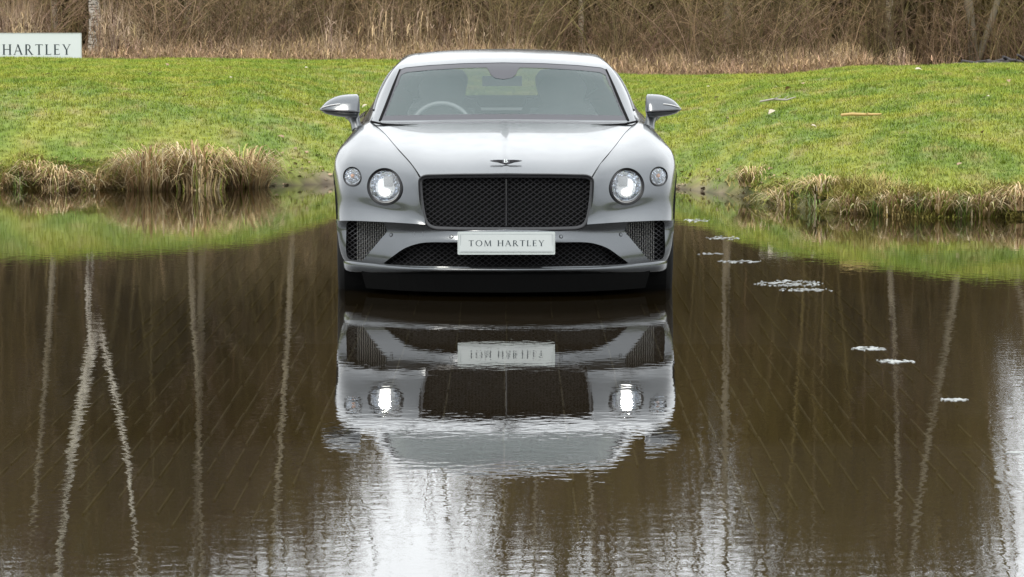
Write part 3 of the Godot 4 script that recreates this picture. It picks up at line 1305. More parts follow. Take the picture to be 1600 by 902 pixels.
	cb.box(V(0, 0.62, -0.064), V(0.008, 0.255, 0.016))
	part("centre_bar", cb, M.black_gloss, gr)
	var bk2 := MB.new()
	bk2.box(V(0, 0.62, -0.16), V(0.96, 0.30, 0.02))
	part("radiator", bk2, M.black_matt, gr)

	# --- number plate
	var pl := MB.new()
	extrude(pl, rounded([Vector2(-0.265, -0.062), Vector2(0.265, -0.062), Vector2(0.265, 0.062), Vector2(-0.265, 0.062)], [0.008, 0.008, 0.008, 0.008]), Transform3D(Basis(Vector3(1, 0, 0), -0.04), V(0, 0.404, 0.028)), 0.014)
	var np := part("number_plate", pl, M.plate_edge, car)
	np.set_meta("label", "white front plate lettered in black capitals")
	var pf := MB.new()
	extrude(pf, rounded([Vector2(-0.257, -0.048), Vector2(0.257, -0.048), Vector2(0.257, 0.054), Vector2(-0.257, 0.054)], [0.006, 0.006, 0.006, 0.006]), Transform3D(Basis(Vector3(1, 0, 0), -0.04), V(0, 0.404, 0.0315)), 0.003)
	part("face", pf, M.plate_white, np)
	var pb := MB.new()
	for e in [[0.0, 0.0495, 0.498, 0.0022], [0.0, -0.0435, 0.498, 0.0022], [-0.249, 0.003, 0.0022, 0.091], [0.249, 0.003, 0.0022, 0.091]]:
		pb.box(V(e[0], 0.404 + e[1], 0.0313 - e[1] * 0.04), V(e[2], e[3], 0.0016))
	part("border_line", pb, M.rule_grey, np)
	put_letters(np, "TOM HARTLEY", Transform3D(Basis(Vector3(1, 0, 0), -0.04), V(-0.206, 0.3885, 0.0325)), 0.412, 0.0315)
	var brk := MB.new()
	brk.box(V(0, 0.41, -0.002), V(0.42, 0.08, 0.034))
	part("bracket", brk, M.black_matt, np)

	# --- winged badge standing on the bonnet's nose
	var be := lift(PackedVector2Array([Vector2(0.002, 0.828), Vector2(0.003, 0.828), Vector2(0.002, 0.829)]), gh)[0][0] as Vector3
	var bt := Transform3D(Basis(Vector3(1, 0, 0), -0.8), V(0, be.y + 0.012, be.z + 0.008))
	var wing_half := [Vector2(0.014, 0.011), Vector2(0.045, 0.011), Vector2(0.086, 0.006), Vector2(0.066, -0.001), Vector2(0.044, -0.005), Vector2(0.03, -0.011), Vector2(0.014, -0.017)]
	var wpoly := PackedVector2Array(wing_half)
	wpoly.append(Vector2(0, -0.021))
	for k in range(wing_half.size() - 1, -1, -1):
		wpoly.append(Vector2(-wing_half[k].x, wing_half[k].y))
	wpoly.append(Vector2(0, 0.013))
	var wb := MB.new()
	extrude(wb, wpoly, bt, 0.006)
	var badge := part("winged_badge", wb, M.dark_chrome, car)
	var lb := MB.new()
	letter(lb, "B", 0.0, 1.0)
	fit_text(lb, bt * Transform3D(Basis(), V(-0.0125, -0.0145, 0.004)), 0.034, 0.026)
	part("letter", lb, M.plate_white, badge)
	var fe := MB.new()
	for s in [1.0, -1.0]:
		for k in 5:
			var y0 := 0.007 - k * 0.0042
			fe.box(bt * V(s * (0.045 - k * 0.005), y0, 0.001), V(0.05 - k * 0.009, 0.0012, 0.002), bt.basis * Basis(Vector3(0, 0, 1), s * 0.02))
	tag(part("feathers", fe, M.black_gloss, badge), "", "", "", "stuff")

	# --- cabin
	var G := [
		[V(0, 1.016, -1.50), V(0.35, 1.013, -1.475), V(0.722, 1.006, -1.425), V(0.765, 1.006, -1.425), V(0.782, 1.003, -1.44), V(0.792, 1.0, -1.455)],
		[V(0, 1.138, -1.755), V(0.34, 1.131, -1.738), V(0.683, 1.112, -1.685), V(0.745, 1.10, -1.70), V(0.79, 1.05, -1.735), V(0.834, 0.993, -1.75)],
		[V(0, 1.252, -1.985), V(0.33, 1.243, -1.968), V(0.650, 1.215, -1.93), V(0.712, 1.205, -1.97), V(0.778, 1.10, -1.99), V(0.855, 0.985, -2.0)],
		[V(0, 1.345, -2.20), V(0.32, 1.337, -2.188), V(0.612, 1.308, -2.17), V(0.668, 1.293, -2.21), V(0.755, 1.15, -2.24), V(0.863, 0.985, -2.25)],
		[V(0, 1.392, -2.48), V(0.30, 1.385, -2.48), V(0.56, 1.364, -2.47), V(0.634, 1.334, -2.48), V(0.745, 1.16, -2.5), V(0.867, 0.985, -2.5)],
		[V(0, 1.409, -2.8), V(0.30, 1.402, -2.8), V(0.55, 1.38, -2.8), V(0.625, 1.345, -2.8), V(0.74, 1.17, -2.8), V(0.87, 0.985, -2.8)],
		[V(0, 1.396, -3.2), V(0.29, 1.387, -3.2), V(0.54, 1.362, -3.2), V(0.61, 1.328, -3.2), V(0.72, 1.17, -3.2), V(0.866, 0.997, -3.2)],
		[V(0, 1.335, -3.6), V(0.28, 1.325, -3.6), V(0.51, 1.30, -3.6), V(0.58, 1.265, -3.6), V(0.69, 1.14, -3.6), V(0.845, 1.01, -3.6)],
		[V(0, 1.20, -4.0), V(0.28, 1.19, -4.0), V(0.53, 1.165, -4.0), V(0.59, 1.14, -4.0), V(0.69, 1.08, -4.0), V(0.815, 1.0, -4.0)],
		[V(0, 1.045, -4.35), V(0.28, 1.043, -4.35), V(0.52, 1.035, -4.35), V(0.58, 1.025, -4.35), V(0.67, 1.005, -4.35), V(0.777, 0.978, -4.35)],
		[V(0, 1.005, -4.58), V(0.25, 1.004, -4.58), V(0.46, 1.0, -4.58), V(0.52, 0.995, -4.58), V(0.60, 0.985, -4.58), V(0.686, 0.965, -4.58)],
		[V(0, 0.981, -4.76), V(0.13, 0.981, -4.76), V(0.25, 0.98, -4.75), V(0.29, 0.979, -4.745), V(0.34, 0.977, -4.735), V(0.396, 0.976, -4.722)]]
	var gg := surface(G, [9, 10, 4, 6, 7], [10, 10, 10, 10, 9, 10, 10, 10, 9, 6, 5])
	var ggm := mirror_grid(gg)
	var screen_half := [Vector2(0, 1.021), Vector2(0.3, 1.019), Vector2(0.6, 1.016), Vector2(0.722, 1.016), Vector2(0.69, 1.10), Vector2(0.655, 1.20), Vector2(0.618, 1.297), Vector2(0.59, 1.309), Vector2(0.45, 1.323), Vector2(0.25, 1.334), Vector2(0, 1.339)]
	var screen := PackedVector2Array(screen_half)
	for k in range(screen_half.size() - 2, 0, -1):
		screen.append(Vector2(-screen_half[k].x, screen_half[k].y))
	var clear_half := [Vector2(0, 1.052), Vector2(0.3, 1.05), Vector2(0.6, 1.046), Vector2(0.697, 1.044), Vector2(0.675, 1.10), Vector2(0.640, 1.20), Vector2(0.612, 1.268), Vector2(0.58, 1.284), Vector2(0.45, 1.297), Vector2(0.25, 1.308), Vector2(0.1, 1.3115), Vector2(0.086, 1.295), Vector2(0.076, 1.272), Vector2(0.05, 1.253), Vector2(0, 1.245)]
	var clear := PackedVector2Array(clear_half)
	for k in range(clear_half.size() - 2, 0, -1):
		clear.append(Vector2(-clear_half[k].x, clear_half[k].y))
	var fwd := func(q: Vector3) -> bool: return q.z > -2.42 and absf(q.x) < 0.735
	var flank := func(q: Vector3) -> bool: return absf(q.x) > 0.59
	var aft := func(q: Vector3) -> bool: return q.z < -3.3 and absf(q.x) < 0.62
	var high := func(q: Vector3) -> bool: return q.y > 1.3
	var side_win := smooth_poly([Vector2(-1.98, 1.03), Vector2(-2.28, 1.215), Vector2(-2.5, 1.285), Vector2(-2.8, 1.30), Vector2(-3.15, 1.285), Vector2(-3.45, 1.225), Vector2(-3.62, 1.13), Vector2(-3.6, 1.06), Vector2(-3.2, 1.035), Vector2(-2.6, 1.025)], 4)
	var rear_win := rounded([Vector2(-0.50, 1.08), Vector2(0.50, 1.08), Vector2(0.46, 1.29), Vector2(-0.46, 1.29)], [0.04, 0.04, 0.05, 0.05])
	var pano := rounded([Vector2(-0.52, -2.5), Vector2(0.52, -2.5), Vector2(0.50, -3.25), Vector2(-0.50, -3.25)], [0.05, 0.05, 0.05, 0.05])
	var out_cuts := [{"poly": screen, "proj": "front", "keep": false, "near": fwd}, {"poly": side_win, "proj": "side", "keep": false, "near": flank}, {"poly": rear_win, "proj": "front", "keep": false, "near": aft}, {"poly": pano, "proj": "top", "keep": false, "near": high}]
	var cab := MB.new()
	var glass := MB.new()
	var frit := MB.new()
	var rearw := MB.new()
	var top := MB.new()
	for g in [gg, ggm]:
		lay(cab, g, out_cuts)
		lay(glass, g, [{"poly": screen, "proj": "front", "keep": true, "near": fwd}], 0, 42, -0.004)
		lay(frit, g, [{"poly": screen, "proj": "front", "keep": true, "near": fwd}, {"poly": clear, "proj": "front", "keep": false, "near": fwd}], 0, 42, -0.0022)
		var sidew := MB.new()
		lay(sidew, g, [{"poly": side_win, "proj": "side", "keep": true, "near": flank}], 0, -1, -0.004)
		part("side_window", sidew, M.tint_glass, car)
		lay(rearw, g, [{"poly": rear_win, "proj": "front", "keep": true, "near": aft}], 0, -1, -0.004)
		lay(top, g, [{"poly": pano, "proj": "top", "keep": true, "near": high}], 0, -1, -0.001)
	part("cabin_shell", cab, M.paint, car)
	var ws := part("windscreen", glass, M.screen_glass, car)
	part("black_border", frit, M.frit, ws)
	part("rear_window", rearw, M.tint_glass, car)
	part("glass_roof", top, M.black_gloss, car)
	# seal along the pillars
	for s in [1.0, -1.0]:
		var seal := MB.new()
		var outl := lift(PackedVector2Array([Vector2(0.724 * s, 1.016), Vector2(0.692 * s, 1.10), Vector2(0.657 * s, 1.20), Vector2(0.620 * s, 1.297)]), gg if s > 0 else ggm, "front", fwd)
		var pts := []
		for e in outl:
			pts.append(e[0] + e[1] * -0.001)
		seal.tube(pts, [0.008, 0.009, 0.008, 0.006], 6, true)
		part("pillar_seal", seal, M.black_matt, ws)

	for g in [gg, ggm]:
		var tp := []
		var tr := []
		for j in range(8, 70):
			tp.append(g.p[j * g.w + 25] + g.n[j * g.w + 25] * 0.001)
			tr.append(0.007)
		var tm2 := MB.new()
		tm2.tube(tp, tr, 6)
		part("roof_trim", tm2, M.black_gloss, car)
	# --- inside
	var dash := MB.new()
	dash.tube([V(-0.72, 0.90, -1.66), V(0, 0.935, -1.72), V(0.72, 0.90, -1.66)], [0.09, 0.1, 0.09], 12, true)
	dash.box(V(0, 0.80, -1.72), V(1.5, 0.25, 0.3))
	part("dashboard", dash, M.leather, car)
	var sw := MB.new()
	var sp := []
	var sr2 := []
	var sb := Basis(Vector3(1, 0, 0), -0.4)
	for k in 33:
		sp.append(V(-0.37, 0.925, -1.98) + sb * V(cos(TAU * k / 32) * 0.185, sin(TAU * k / 32) * 0.185, 0))
		sr2.append(0.016)
	sw.tube(sp, sr2, 8)
	sw.lathe([Vector2(0, 0.03), Vector2(0.07, 0.025), Vector2(0.08, -0.02)], 20, V(-0.37, 0.925, -1.99), sb)
	for a in [0.1, PI - 0.1, -PI / 2]:
		sw.box(V(-0.37, 0.925, -1.985) + sb * V(cos(a) * 0.12, sin(a) * 0.12, 0), V(0.13, 0.03, 0.015), sb * Basis(Vector3(0, 0, 1), a))
	part("steering_wheel", sw, M.leather_pale, car)
	for q in [[-0.37, -2.55, 0.0], [0.37, -2.55, 0.0], [-0.36, -3.38, 0.03], [0.36, -3.38, 0.03]]:
		var st := MB.new()
		var y0: float = q[2]
		st.tube([V(q[0], 0.50, q[1] + 0.5), V(q[0], 0.50, q[1] + 0.1)], [0.22, 0.23], 10, true)
		var rowsb := [[], [], []]
		for e in [[0.48, 0.24, 0.08], [0.7, 0.26, 0.06], [0.9, 0.25, 0.04], [1.03, 0.2, 0.0], [1.07, 0.13, -0.02], [1.1, 0.13, -0.03], [1.18, 0.145, -0.03], [1.235, 0.11, -0.04]]:
			rowsb[0].append(V(q[0] - e[1], e[0] + y0, q[1] + e[2] - 0.05))
			rowsb[1].append(V(q[0], e[0] + y0 + 0.01, q[1] + e[2] + 0.03))
			rowsb[2].append(V(q[0] + e[1], e[0] + y0, q[1] + e[2] - 0.05))
		lay(st, surface(rowsb, [4, 4, 4, 4, 3, 4, 4], [6, 6]))
		st.box(V(q[0], 0.8 + y0, q[1] - 0.06), V(0.4, 0.5, 0.05))
		part("seat", st, M.leather, car)
	var rm := MB.new()
	rm.tube([V(-0.005, 1.315, -2.185), V(-0.005, 1.285, -2.17), V(-0.005, 1.25, -2.165), V(-0.005, 1.235, -2.17)], [0.085, 0.08, 0.055, 0.02], 18, true)
	for i in rm.v.size():
		var zc := -1.985 - 2.31 * (rm.v[i].y - 1.252) - 0.045
		rm.v[i].z = zc + (rm.v[i].z + 2.17) * 0.2
	rm.box(V(-0.005, 1.225, -2.26), V(0.24, 0.06, 0.03))
	part("rear_view_mirror", rm, M.frit, car)
	var trim := MB.new()
	trim.quad(V(-0.8, 0.6, -1.4), V(0.8, 0.6, -1.4), V(0.8, 0.6, -3.9), V(-0.8, 0.6, -3.9))
	trim.box(V(0, 0.99, -4.0), V(1.1, 0.02, 0.6))
	for s in [1.0, -1.0]:
		trim.box(V(0.79 * s, 0.78, -2.6), V(0.02, 0.36, 2.2))
	part("cabin_trim", trim, M.leather, car)

	# --- door mirrors
	for s in [1.0, -1.0]:
		var top_y := [1.10, 1.152, 1.160, 1.158, 1.148, 1.125, 1.098, 1.079]
		var bot_y := [1.062, 1.03, 1.022, 1.024, 1.031, 1.041, 1.054, 1.069]
		var mx := [0.850, 0.858, 0.885, 0.93, 0.985, 1.035, 1.066, 1.082]
		var dz := [0.03, 0.075, 0.092, 0.096, 0.092, 0.08, 0.055, 0.012]
		var shift := -0.012 if s > 0 else 0.0
		var shells := [MB.new(), MB.new()]
		var rowsu := []
		for k in 8:
			var row := []
			var split := lerpf(1.058, 1.073, k / 7.0)
			for a in 25:
				var t := TAU * a / 24
				var yy: float = sin(t)
				var zz: float = cos(t)
				zz = signf(zz) * pow(absf(zz), 0.75)
				var y: float = lerpf(split, top_y[k], pow(yy, 0.62)) if yy >= 0 else lerpf(split, bot_y[k], pow(-yy, 0.85))
				var zback := 0.55 if zz < 0 else 1.0
				row.append(V((0.85 + (mx[k] - 0.85) * (0.9 if s > 0 else 1.0) + shift) * s, y, -1.74 + zz * dz[k] * zback - (mx[k] - 0.85) * 0.12 - maxf(y - 1.07, 0.0) * 0.55))
			rowsu.append(row)
		var flatp := PackedVector3Array()
		for r in rowsu:
			flatp.append_array(PackedVector3Array(r))
		# smooth along x
		var cols := []
		var kx := PackedFloat32Array([0, 1, 2, 3, 4, 5, 6, 7])
		var qx := PackedFloat32Array()
		for k in 36:
			qx.append(k / 35.0 * 7.0)
		for a in 25:
			var cc := PackedVector3Array()
			for k in 8:
				cc.append(rowsu[k][a])
			cols.append(spline(kx, cc, qx))
		var pp := PackedVector3Array()
		pp.resize(25 * 36)
		for k in 36:
			for a in 25:
				pp[k * 25 + a] = cols[a][k]
		var gq := finish_grid(pp, 25, 36)
		var up := []
		for half in 2:
			var mb: MB = shells[half]
			var a0 := 0 if half == 0 else 12
			var base := mb.v.size()
			for k in 36:
				for a in range(a0, a0 + 13):
					var nn: Vector3 = gq.n[k * 25 + a]
					var cen := V(pp[k * 25].x, 1.08, -1.75)
					if nn.dot(pp[k * 25 + a] - cen) < 0:
						nn = -nn
					mb.p(pp[k * 25 + a], nn)
			for k in 35:
				for a in 12:
					var i := base + k * 13 + a
					mb.tri(i, i + 13, i + 1)
					mb.tri(i + 1, i + 13, i + 14)
			# close the inner end
			var ce := mb.p(V((0.85 + shift) * s, 1.07, -1.74), V(-s, 0, 0))
			for a in 12:
				mb.tri(ce, base + a, base + a + 1)
		var mr := part("door_mirror", shells[0], M.paint, car)
		part("lower_shell", shells[1], M.paint_dark, mr)
		var bandp := []
		var bandr := []
		for k in range(2, 35):
			var fz: Vector3 = pp[k * 25]
			bandp.append(fz + V(0, -0.001, 0.0))
			bandr.append(0.008 if k > 8 else 0.006)
		var bd := MB.new()
		bd.tube(bandp, bandr, 6, true)
		part("black_band", bd, M.black_gloss, mr)
		var ind := MB.new()
		var ip := []
		var ir := []
		for k in range(18, 34):
			var fz: Vector3 = pp[k * 25 + 1]
			ip.append(fz + V(0, 0.001, 0.002))
			ir.append(0.004)
		ind.tube(ip, ir, 6, true)
		part("indicator", ind, M.clear_strip, mr)
		var arm := MB.new()
		var xi: float = shift * s
		arm.tube([V((0.90) * s + xi, 1.045, -1.75), V(0.885 * s + xi, 1.02, -1.74), V(0.875 * s + xi, 0.99, -1.72), V(0.862 * s + xi * 0.5, 0.95, -1.69)], [0.045, 0.036, 0.03, 0.034], 10, true)
		part("stalk", arm, M.paint_dark, mr)

	# --- tail lamps
	for s in [1.0, -1.0]:
		var tl := MB.new()
		tl.lathe([Vector2(0, 0.02), Vector2(0.06, 0.012), Vector2(0.075, -0.02)], 24, Vector3.ZERO, Basis(V(1.5, 0, 0), V(0, 0.75, 0), V(0, 0, 1)))
		for i in tl.v.size():
			tl.v[i] = Basis(Vector3.UP, PI + s * -0.35) * tl.v[i] + V(0.62 * s, 0.78, -4.775)
			tl.n[i] = Basis(Vector3.UP, PI + s * -0.35) * tl.n[i]
		part("tail_lamp", tl, M.red_lens, car)


func put_letters(parent: Node3D, text: String, where: Transform3D, wide: float, tall: float) -> void:
	var whole := MB.new()
	var k := wide / lettering(whole, text, 1.0, 0.2)
	var pen := 0.0
	for ch in text:
		var one := MB.new()
		var step := letter(one, ch, pen, 1.0)
		pen += step + 0.2
		if one.v.size():
			fit_text(one, where, k, tall)
			part("letter", one, M.ink, parent)


func fit_text(mb: MB, where: Transform3D, sx: float, sy: float) -> void:
	for i in mb.v.size():
		mb.v[i] = where * V(mb.v[i].x * sx, mb.v[i].y * sy, mb.v[i].z)
		mb.n[i] = where.basis.z


func _ready() -> void:
	rng.seed = 11
	noise.seed = 3
	noise.frequency = 0.25
	fine.seed = 8
	fine.frequency = 1.7
	# --- camera
	var cam := Camera3D.new()
	cam.name = "camera"
	cam.fov = 9.137
	cam.near = 0.5
	cam.far = 900.0
	add_child(cam)
	cam.position = Vector3(0.031, 1.69, 19.6)
	cam.rotation.x = -0.083242
	cam.current = true
	# --- overcast sky
	var we := WorldEnvironment.new()
	we.name = "environment"
	var env := Environment.new()
	env.background_mode = Environment.BG_SKY
	var sky := Sky.new()
	var pm := PanoramaSkyMaterial.new()
	pm.panorama = overcast()
	pm.energy_multiplier = 1.0
	sky.sky_material = pm
	env.sky = sky
	env.tonemap_mode = Environment.TONE_MAPPER_LINEAR
	env.tonemap_exposure = 2.05
	env.sdfgi_enabled = true
	env.ssao_enabled = true
	env.ssil_enabled = true
	we.environment = env
	add_child(we)
	# --- veiled sun, high and a little to the left behind the camera
	var sun := DirectionalLight3D.new()
	sun.name = "sun"
	sun.light_energy = 0.3
	sun.light_angular_distance = 20.0
	sun.light_color = Color(1.0, 0.97, 0.92)
	sun.shadow_enabled = true
	add_child(sun)
	sun.rotation = Vector3(deg_to_rad(-52), deg_to_rad(-28), 0)
	materials()
	build_setting()
	build_car()
	build_plants()
	build_small_things()


func overcast() -> ImageTexture:
	var a := FastNoiseLite.new()
	a.seed = 21
	a.frequency = 1.6
	a.fractal_octaves = 4
	var im := Image.create(512, 256, false, Image.FORMAT_RGBF)
	for y in 256:
		var el := PI * (0.5 - (y + 0.5) / 256)
		for x in 512:
			var az := TAU * x / 512
			var d := Vector3(cos(el) * cos(az), sin(el), cos(el) * sin(az))
			var k := a.get_noise_3d(d.x * 1.2, d.y * 3.0, d.z * 1.2)
			var l := (0.92 + 0.55 * maxf(d.y, 0.0)) * (1.0 + 0.16 * k)
			im.set_pixel(x, y, Color(l * 0.94, l * 0.975, l * 1.0))
	return ImageTexture.create_from_image(im)


# ---------------------------------------------------------------- ground and water
func along(x: float, xs: Array, ys: Array) -> float:
	# smooth interpolation through a table
	if x <= xs[0]:
		return ys[0]
	for k in xs.size() - 1:
		if x <= xs[k + 1]:
			var f: float = (x - xs[k]) / (xs[k + 1] - xs[k])
			return lerpf(ys[k], ys[k + 1], f * f * (3 - 2 * f) * 0.5 + f * 0.5)
	return ys[ys.size() - 1]


func shore(x: float) -> float:
	return along(x, [-16, -11, -8, -6, -4.3, -3.23, -2.0, -1.5, 0.0, 0.9, 1.43, 1.82, 2.06, 2.45, 3.09, 3.82, 5.0, 8.0, 12.0, 16.0], [4, -5, -9, -10.4, -10.95, -10.65, -11.25, -11.6, -12.0, -11.5, -10.76, -10.0, -8.94, -7.71, -6.94, -7.05, -7.0, -5.2, -1, 6]) + 0.07 * fine.get_noise_2d(x * 1.4, 40.0)


func inland(x: float, z: float) -> float:
	# metres from the water's edge, positive on land
	var far := shore(x) - z
	return maxf(far, maxf(z - 17.4 - 0.3 * noise.get_noise_2d(x * 2.0, 7.0), absf(x) - 15.0))


func ramp(x: float) -> float:
	return smoothstep(-2.0, -1.3, x) * (1.0 - smoothstep(1.5, 2.1, x))


func height(x: float, z: float) -> float:
	var s := inland(x, z)
	if s < 0.0:
		var bed := -minf(0.5, -s * 0.22)
		var track := -0.1 - 0.35 * smoothstep(1.25, 2.4, absf(x))
		if z < 2.0 and z > -12.5:
			bed = maxf(bed, track)
		return minf(bed, -0.004) if s > -0.05 else bed
	if z > 10.0:
		return 0.12 * (1.0 - exp(-s * 2.0)) + 0.05 * smoothstep(3.0, 40.0, s)
	var near := along(x, [-6, -4.3, -2.5, -1.5, 0, 1.5, 2.5, 4, 6], [0.86, 0.84, 0.74, 0.5, 0.42, 0.5, 0.77, 0.89, 0.9])
	var reach := along(x, [-6, -4.3, -2.5, -1.5, 0, 1.5, 2.5, 4, 6], [1.2, 1.2, 1.3, 1.6, 2.2, 1.7, 3.0, 2.4, 2.4])
	var far := along(x, [-6, -1.5, 0, 1.5, 3.3, 4.6, 7], [0.80, 0.77, 0.66, 0.56, 0.55, 0.67, 0.7])
	var lip := (0.06 if x < -1.9 else 0.10) * (1.0 - ramp(x)) * smoothstep(0.0, 0.1, s)
	var h := lip + (near - lip) * (1.0 - exp(-s / reach))
	var d := 19.6 - z
	h = lerpf(h, far, smoothstep(35.0, 44.0, d))
	h -= 0.25 * smoothstep(46.0, 51.5, d + (1.5 if x < -1.0 else 0.0))
	h += 3.6 * smoothstep(58.0, 105.0, d)
	h += 0.035 * noise.get_noise_2d(x * 2.2, z * 1.6) * smoothstep(0.2, 1.5, s) + 0.012 * fine.get_noise_2d(x, z) * smoothstep(0.0, 0.5, s)
	return h


func axis(spans: Array) -> PackedFloat32Array:
	# [[start, step], ..., [end]]
	var out := PackedFloat32Array()
	for k in spans.size() - 1:
		var a: float = spans[k][0]
		while a < spans[k + 1][0] - 1e-4:
			out.append(a)
			a += spans[k][1]
	out.append(spans[spans.size() - 1][0])
	return out


func turf_tint(x: float, z: float) -> Color:
	# the lawn's own patchiness: fresh green, mossy yellow, thin straw
	var a := noise.get_noise_2d(x * 5.0 + 60, z * 3.0)
	var b := noise.get_noise_2d(x * 11.0, z * 7.0 + 90)
	var c := fine.get_noise_2d(x * 2.2, z * 1.7 + 33)
	var green := Color(0.155, 0.23, 0.027)
	var col := green.lerp(Color(0.275, 0.30, 0.04), clampf(0.5 + a * 1.3 + b * 0.6, 0, 1))
	col = col.lerp(Color(0.33, 0.27, 0.11), clampf((c * 0.8 + b * 1.2 - 0.22) * 1.3, 0, 0.65))
	col = col.lerp(Color(0.08, 0.15, 0.024), clampf((-b - 0.28) * 1.6, 0, 0.5))
	return col


func build_setting() -> void:
	# ground: one sheet to the horizon, fine where the photograph looks
	var xs := axis([[-420, 60], [-60, 8], [-20, 2], [-10, 0.14], [10, 2], [20, 8], [60, 60], [420]])
	var zs := axis([[-420, 60], [-120, 10], [-60, 1.5], [-36, 0.22], [-15, 0.1], [-5, 0.5], [16, 0.3], [22, 4], [60, 60], [420]])
	var mb := MB.new()
	var w := xs.size()
	for z in zs:
		for x in xs:
			var s := inland(x, z)
			var col := turf_tint(x, z) * 0.8
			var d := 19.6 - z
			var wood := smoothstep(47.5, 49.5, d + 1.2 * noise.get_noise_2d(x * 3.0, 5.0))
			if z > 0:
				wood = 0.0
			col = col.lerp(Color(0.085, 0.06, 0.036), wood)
			var mud := (1.0 - smoothstep(0.05, 0.14 + 0.22 * ramp(x), s + 0.15 * fine.get_noise_2d(x * 1.5, z * 1.5)))
			col = col.lerp(Color(0.17, 0.135, 0.085), mud * (1.0 if ramp(x) > 0.3 else 0.8))
			if s < 0:
				col = Color(0.045, 0.030, 0.012)
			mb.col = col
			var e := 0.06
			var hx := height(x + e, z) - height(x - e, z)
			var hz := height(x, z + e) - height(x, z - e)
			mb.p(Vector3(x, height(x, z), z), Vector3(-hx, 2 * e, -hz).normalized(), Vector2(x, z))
	for j in zs.size() - 1:
		for i in w - 1:
			var a := j * w + i
			mb.tri(a, a + 1, a + w + 1)
			mb.tri(a, a + w + 1, a + w)
	var gm := mat(Color.WHITE, 0.9, 0.0, true)
	gm.albedo_texture = noise_tex(0.02, 512, Color(0.6, 0.6, 0.6), Color(1, 1, 1))
	gm.uv1_scale = Vector3(0.9, 0.9, 1)
	tag(part("ground", mb, gm, self), "grassy bank and lawn running up to the wood", "ground", "", "structure")

	# water: still, peat-brown, with faint ripples
	var wx := axis([[-15.6, 0.8], [-5.6, 0.07], [5.6, 0.8], [15.6]])
	var wz := axis([[-12.6, 0.07], [12.6, 0.6], [18.2]])
	var wave := FastNoiseLite.new()
	wave.seed = 77
	wave.frequency = 1.9
	wave.fractal_octaves = 2
	var wm := MB.new()
	var ww := wx.size()
	for z in wz:
		for x in wx:
			var breeze := 0.5 + 0.55 * smoothstep(-6.0, 9.0, z) + 0.5 * noise.get_noise_2d(x * 1.3, z * 0.8)
			var e := 0.03
			var k := 0.0011 * breeze / (2 * e) * 0.16
			var sx := (wave.get_noise_2d(x + e, z) - wave.get_noise_2d(x - e, z)) * k
			var sz := (wave.get_noise_2d(x, z + e) - wave.get_noise_2d(x, z - e)) * k
			wm.p(Vector3(x, 0, z), Vector3(-sx, 1, -sz).normalized(), Vector2(x, z))
	for j in wz.size() - 1:
		for i in ww - 1:
			var a := j * ww + i
			wm.tri(a, a + 1, a + ww + 1)
			wm.tri(a, a + ww + 1, a + ww)
	var rip := NoiseTexture2D.new()
	var rf := FastNoiseLite.new()
	rf.seed = 4
	rf.noise_type = FastNoiseLite.TYPE_SIMPLEX_SMOOTH
	rf.frequency = 0.022
	rf.fractal_octaves = 3
	rf.fractal_gain = 0.45
	rip.width = 1024
	rip.height = 1024
	rip.seamless = true
	rip.as_normal_map = true
	rip.bump_strength = 8.0
	rip.noise = rf
	var water := glass(Color(0.09, 0.066, 0.02, 0.62))
	water.roughness = 0.012
	water.metallic_specular = 0.7
	water.normal_enabled = true
	water.normal_texture = rip
	water.normal_scale = 0.010
	water.uv1_scale = Vector3(0.36, 0.41, 1)
	tag(part("water", wm, water, self), "still brown pond water mirroring the car and the wood", "water", "", "structure")

	# the sunken track the car stands on: long battens just under the surface
	var tr := MB.new()
	var tq := RandomNumberGenerator.new()
	tq.seed = 6
	for k in range(-23, 24):
		if absf(k) < 10 and k % 3 != 0:
			continue
		var x := k * 0.084
		var z := -9.0 + tq.randf() * 0.4
		while z < 8.0 - absf(x) * 0.8:
			var l := tq.randf_range(0.35, 0.75)
			if tq.randf() < 0.82:
				tr.box(Vector3(x + tq.randf_range(-0.004, 0.004), -0.094, z + l / 2), Vector3(0.007, 0.012, l))
			z += l + tq.randf_range(0.05, 0.16)
	tag(part("sunken_track", tr, mat(Color(0.115, 0.09, 0.04), 0.8), self), "pale battens of a sunken track under the brown water", "track", "", "stuff")

	build_sign()


func build_sign() -> void:
	var at := Vector3(-6.84, height(-6.84, -27.2) - 0.015, -27.2)
	var o := thing("name_board", "long white board with dark capitals at the lawn's edge before the reeds", "sign", at, 0.0)
	var p := MB.new()
	p.box(Vector3(0, 0.23, 0), Vector3(2.6, 0.36, 0.025))
	part("panel", p, M.board_white, o)
	var f := MB.new()
	for e in [[0.0, 0.4115, 2.604, 0.006], [1.3, 0.23, 0.008, 0.366], [-1.3, 0.23, 0.008, 0.366], [0.0, 0.0485, 2.604, 0.006]]:
		f.box(Vector3(e[0], e[1], 0.0), Vector3(e[2], e[3], 0.034))
	part("edging", f, M.plate_white, o)
	put_letters(o, "TOM HARTLEY", Transform3D(Basis(), Vector3(1.165 - 1.43, 0.132, 0.0135)), 1.43, 0.135)
	var l := MB.new()
	l.box(Vector3(0.3, 0.083, 0.0135), Vector3(1.75, 0.0045, 0.002))
	part("rule_line", l, M.rule_grey, o)
	for x in [-0.9, 0.9]:
		var q := MB.new()
		q.box(Vector3(x, 0.0, -0.035), Vector3(0.05, 0.6, 0.04))
		part("post", q, M.rule_grey, o)


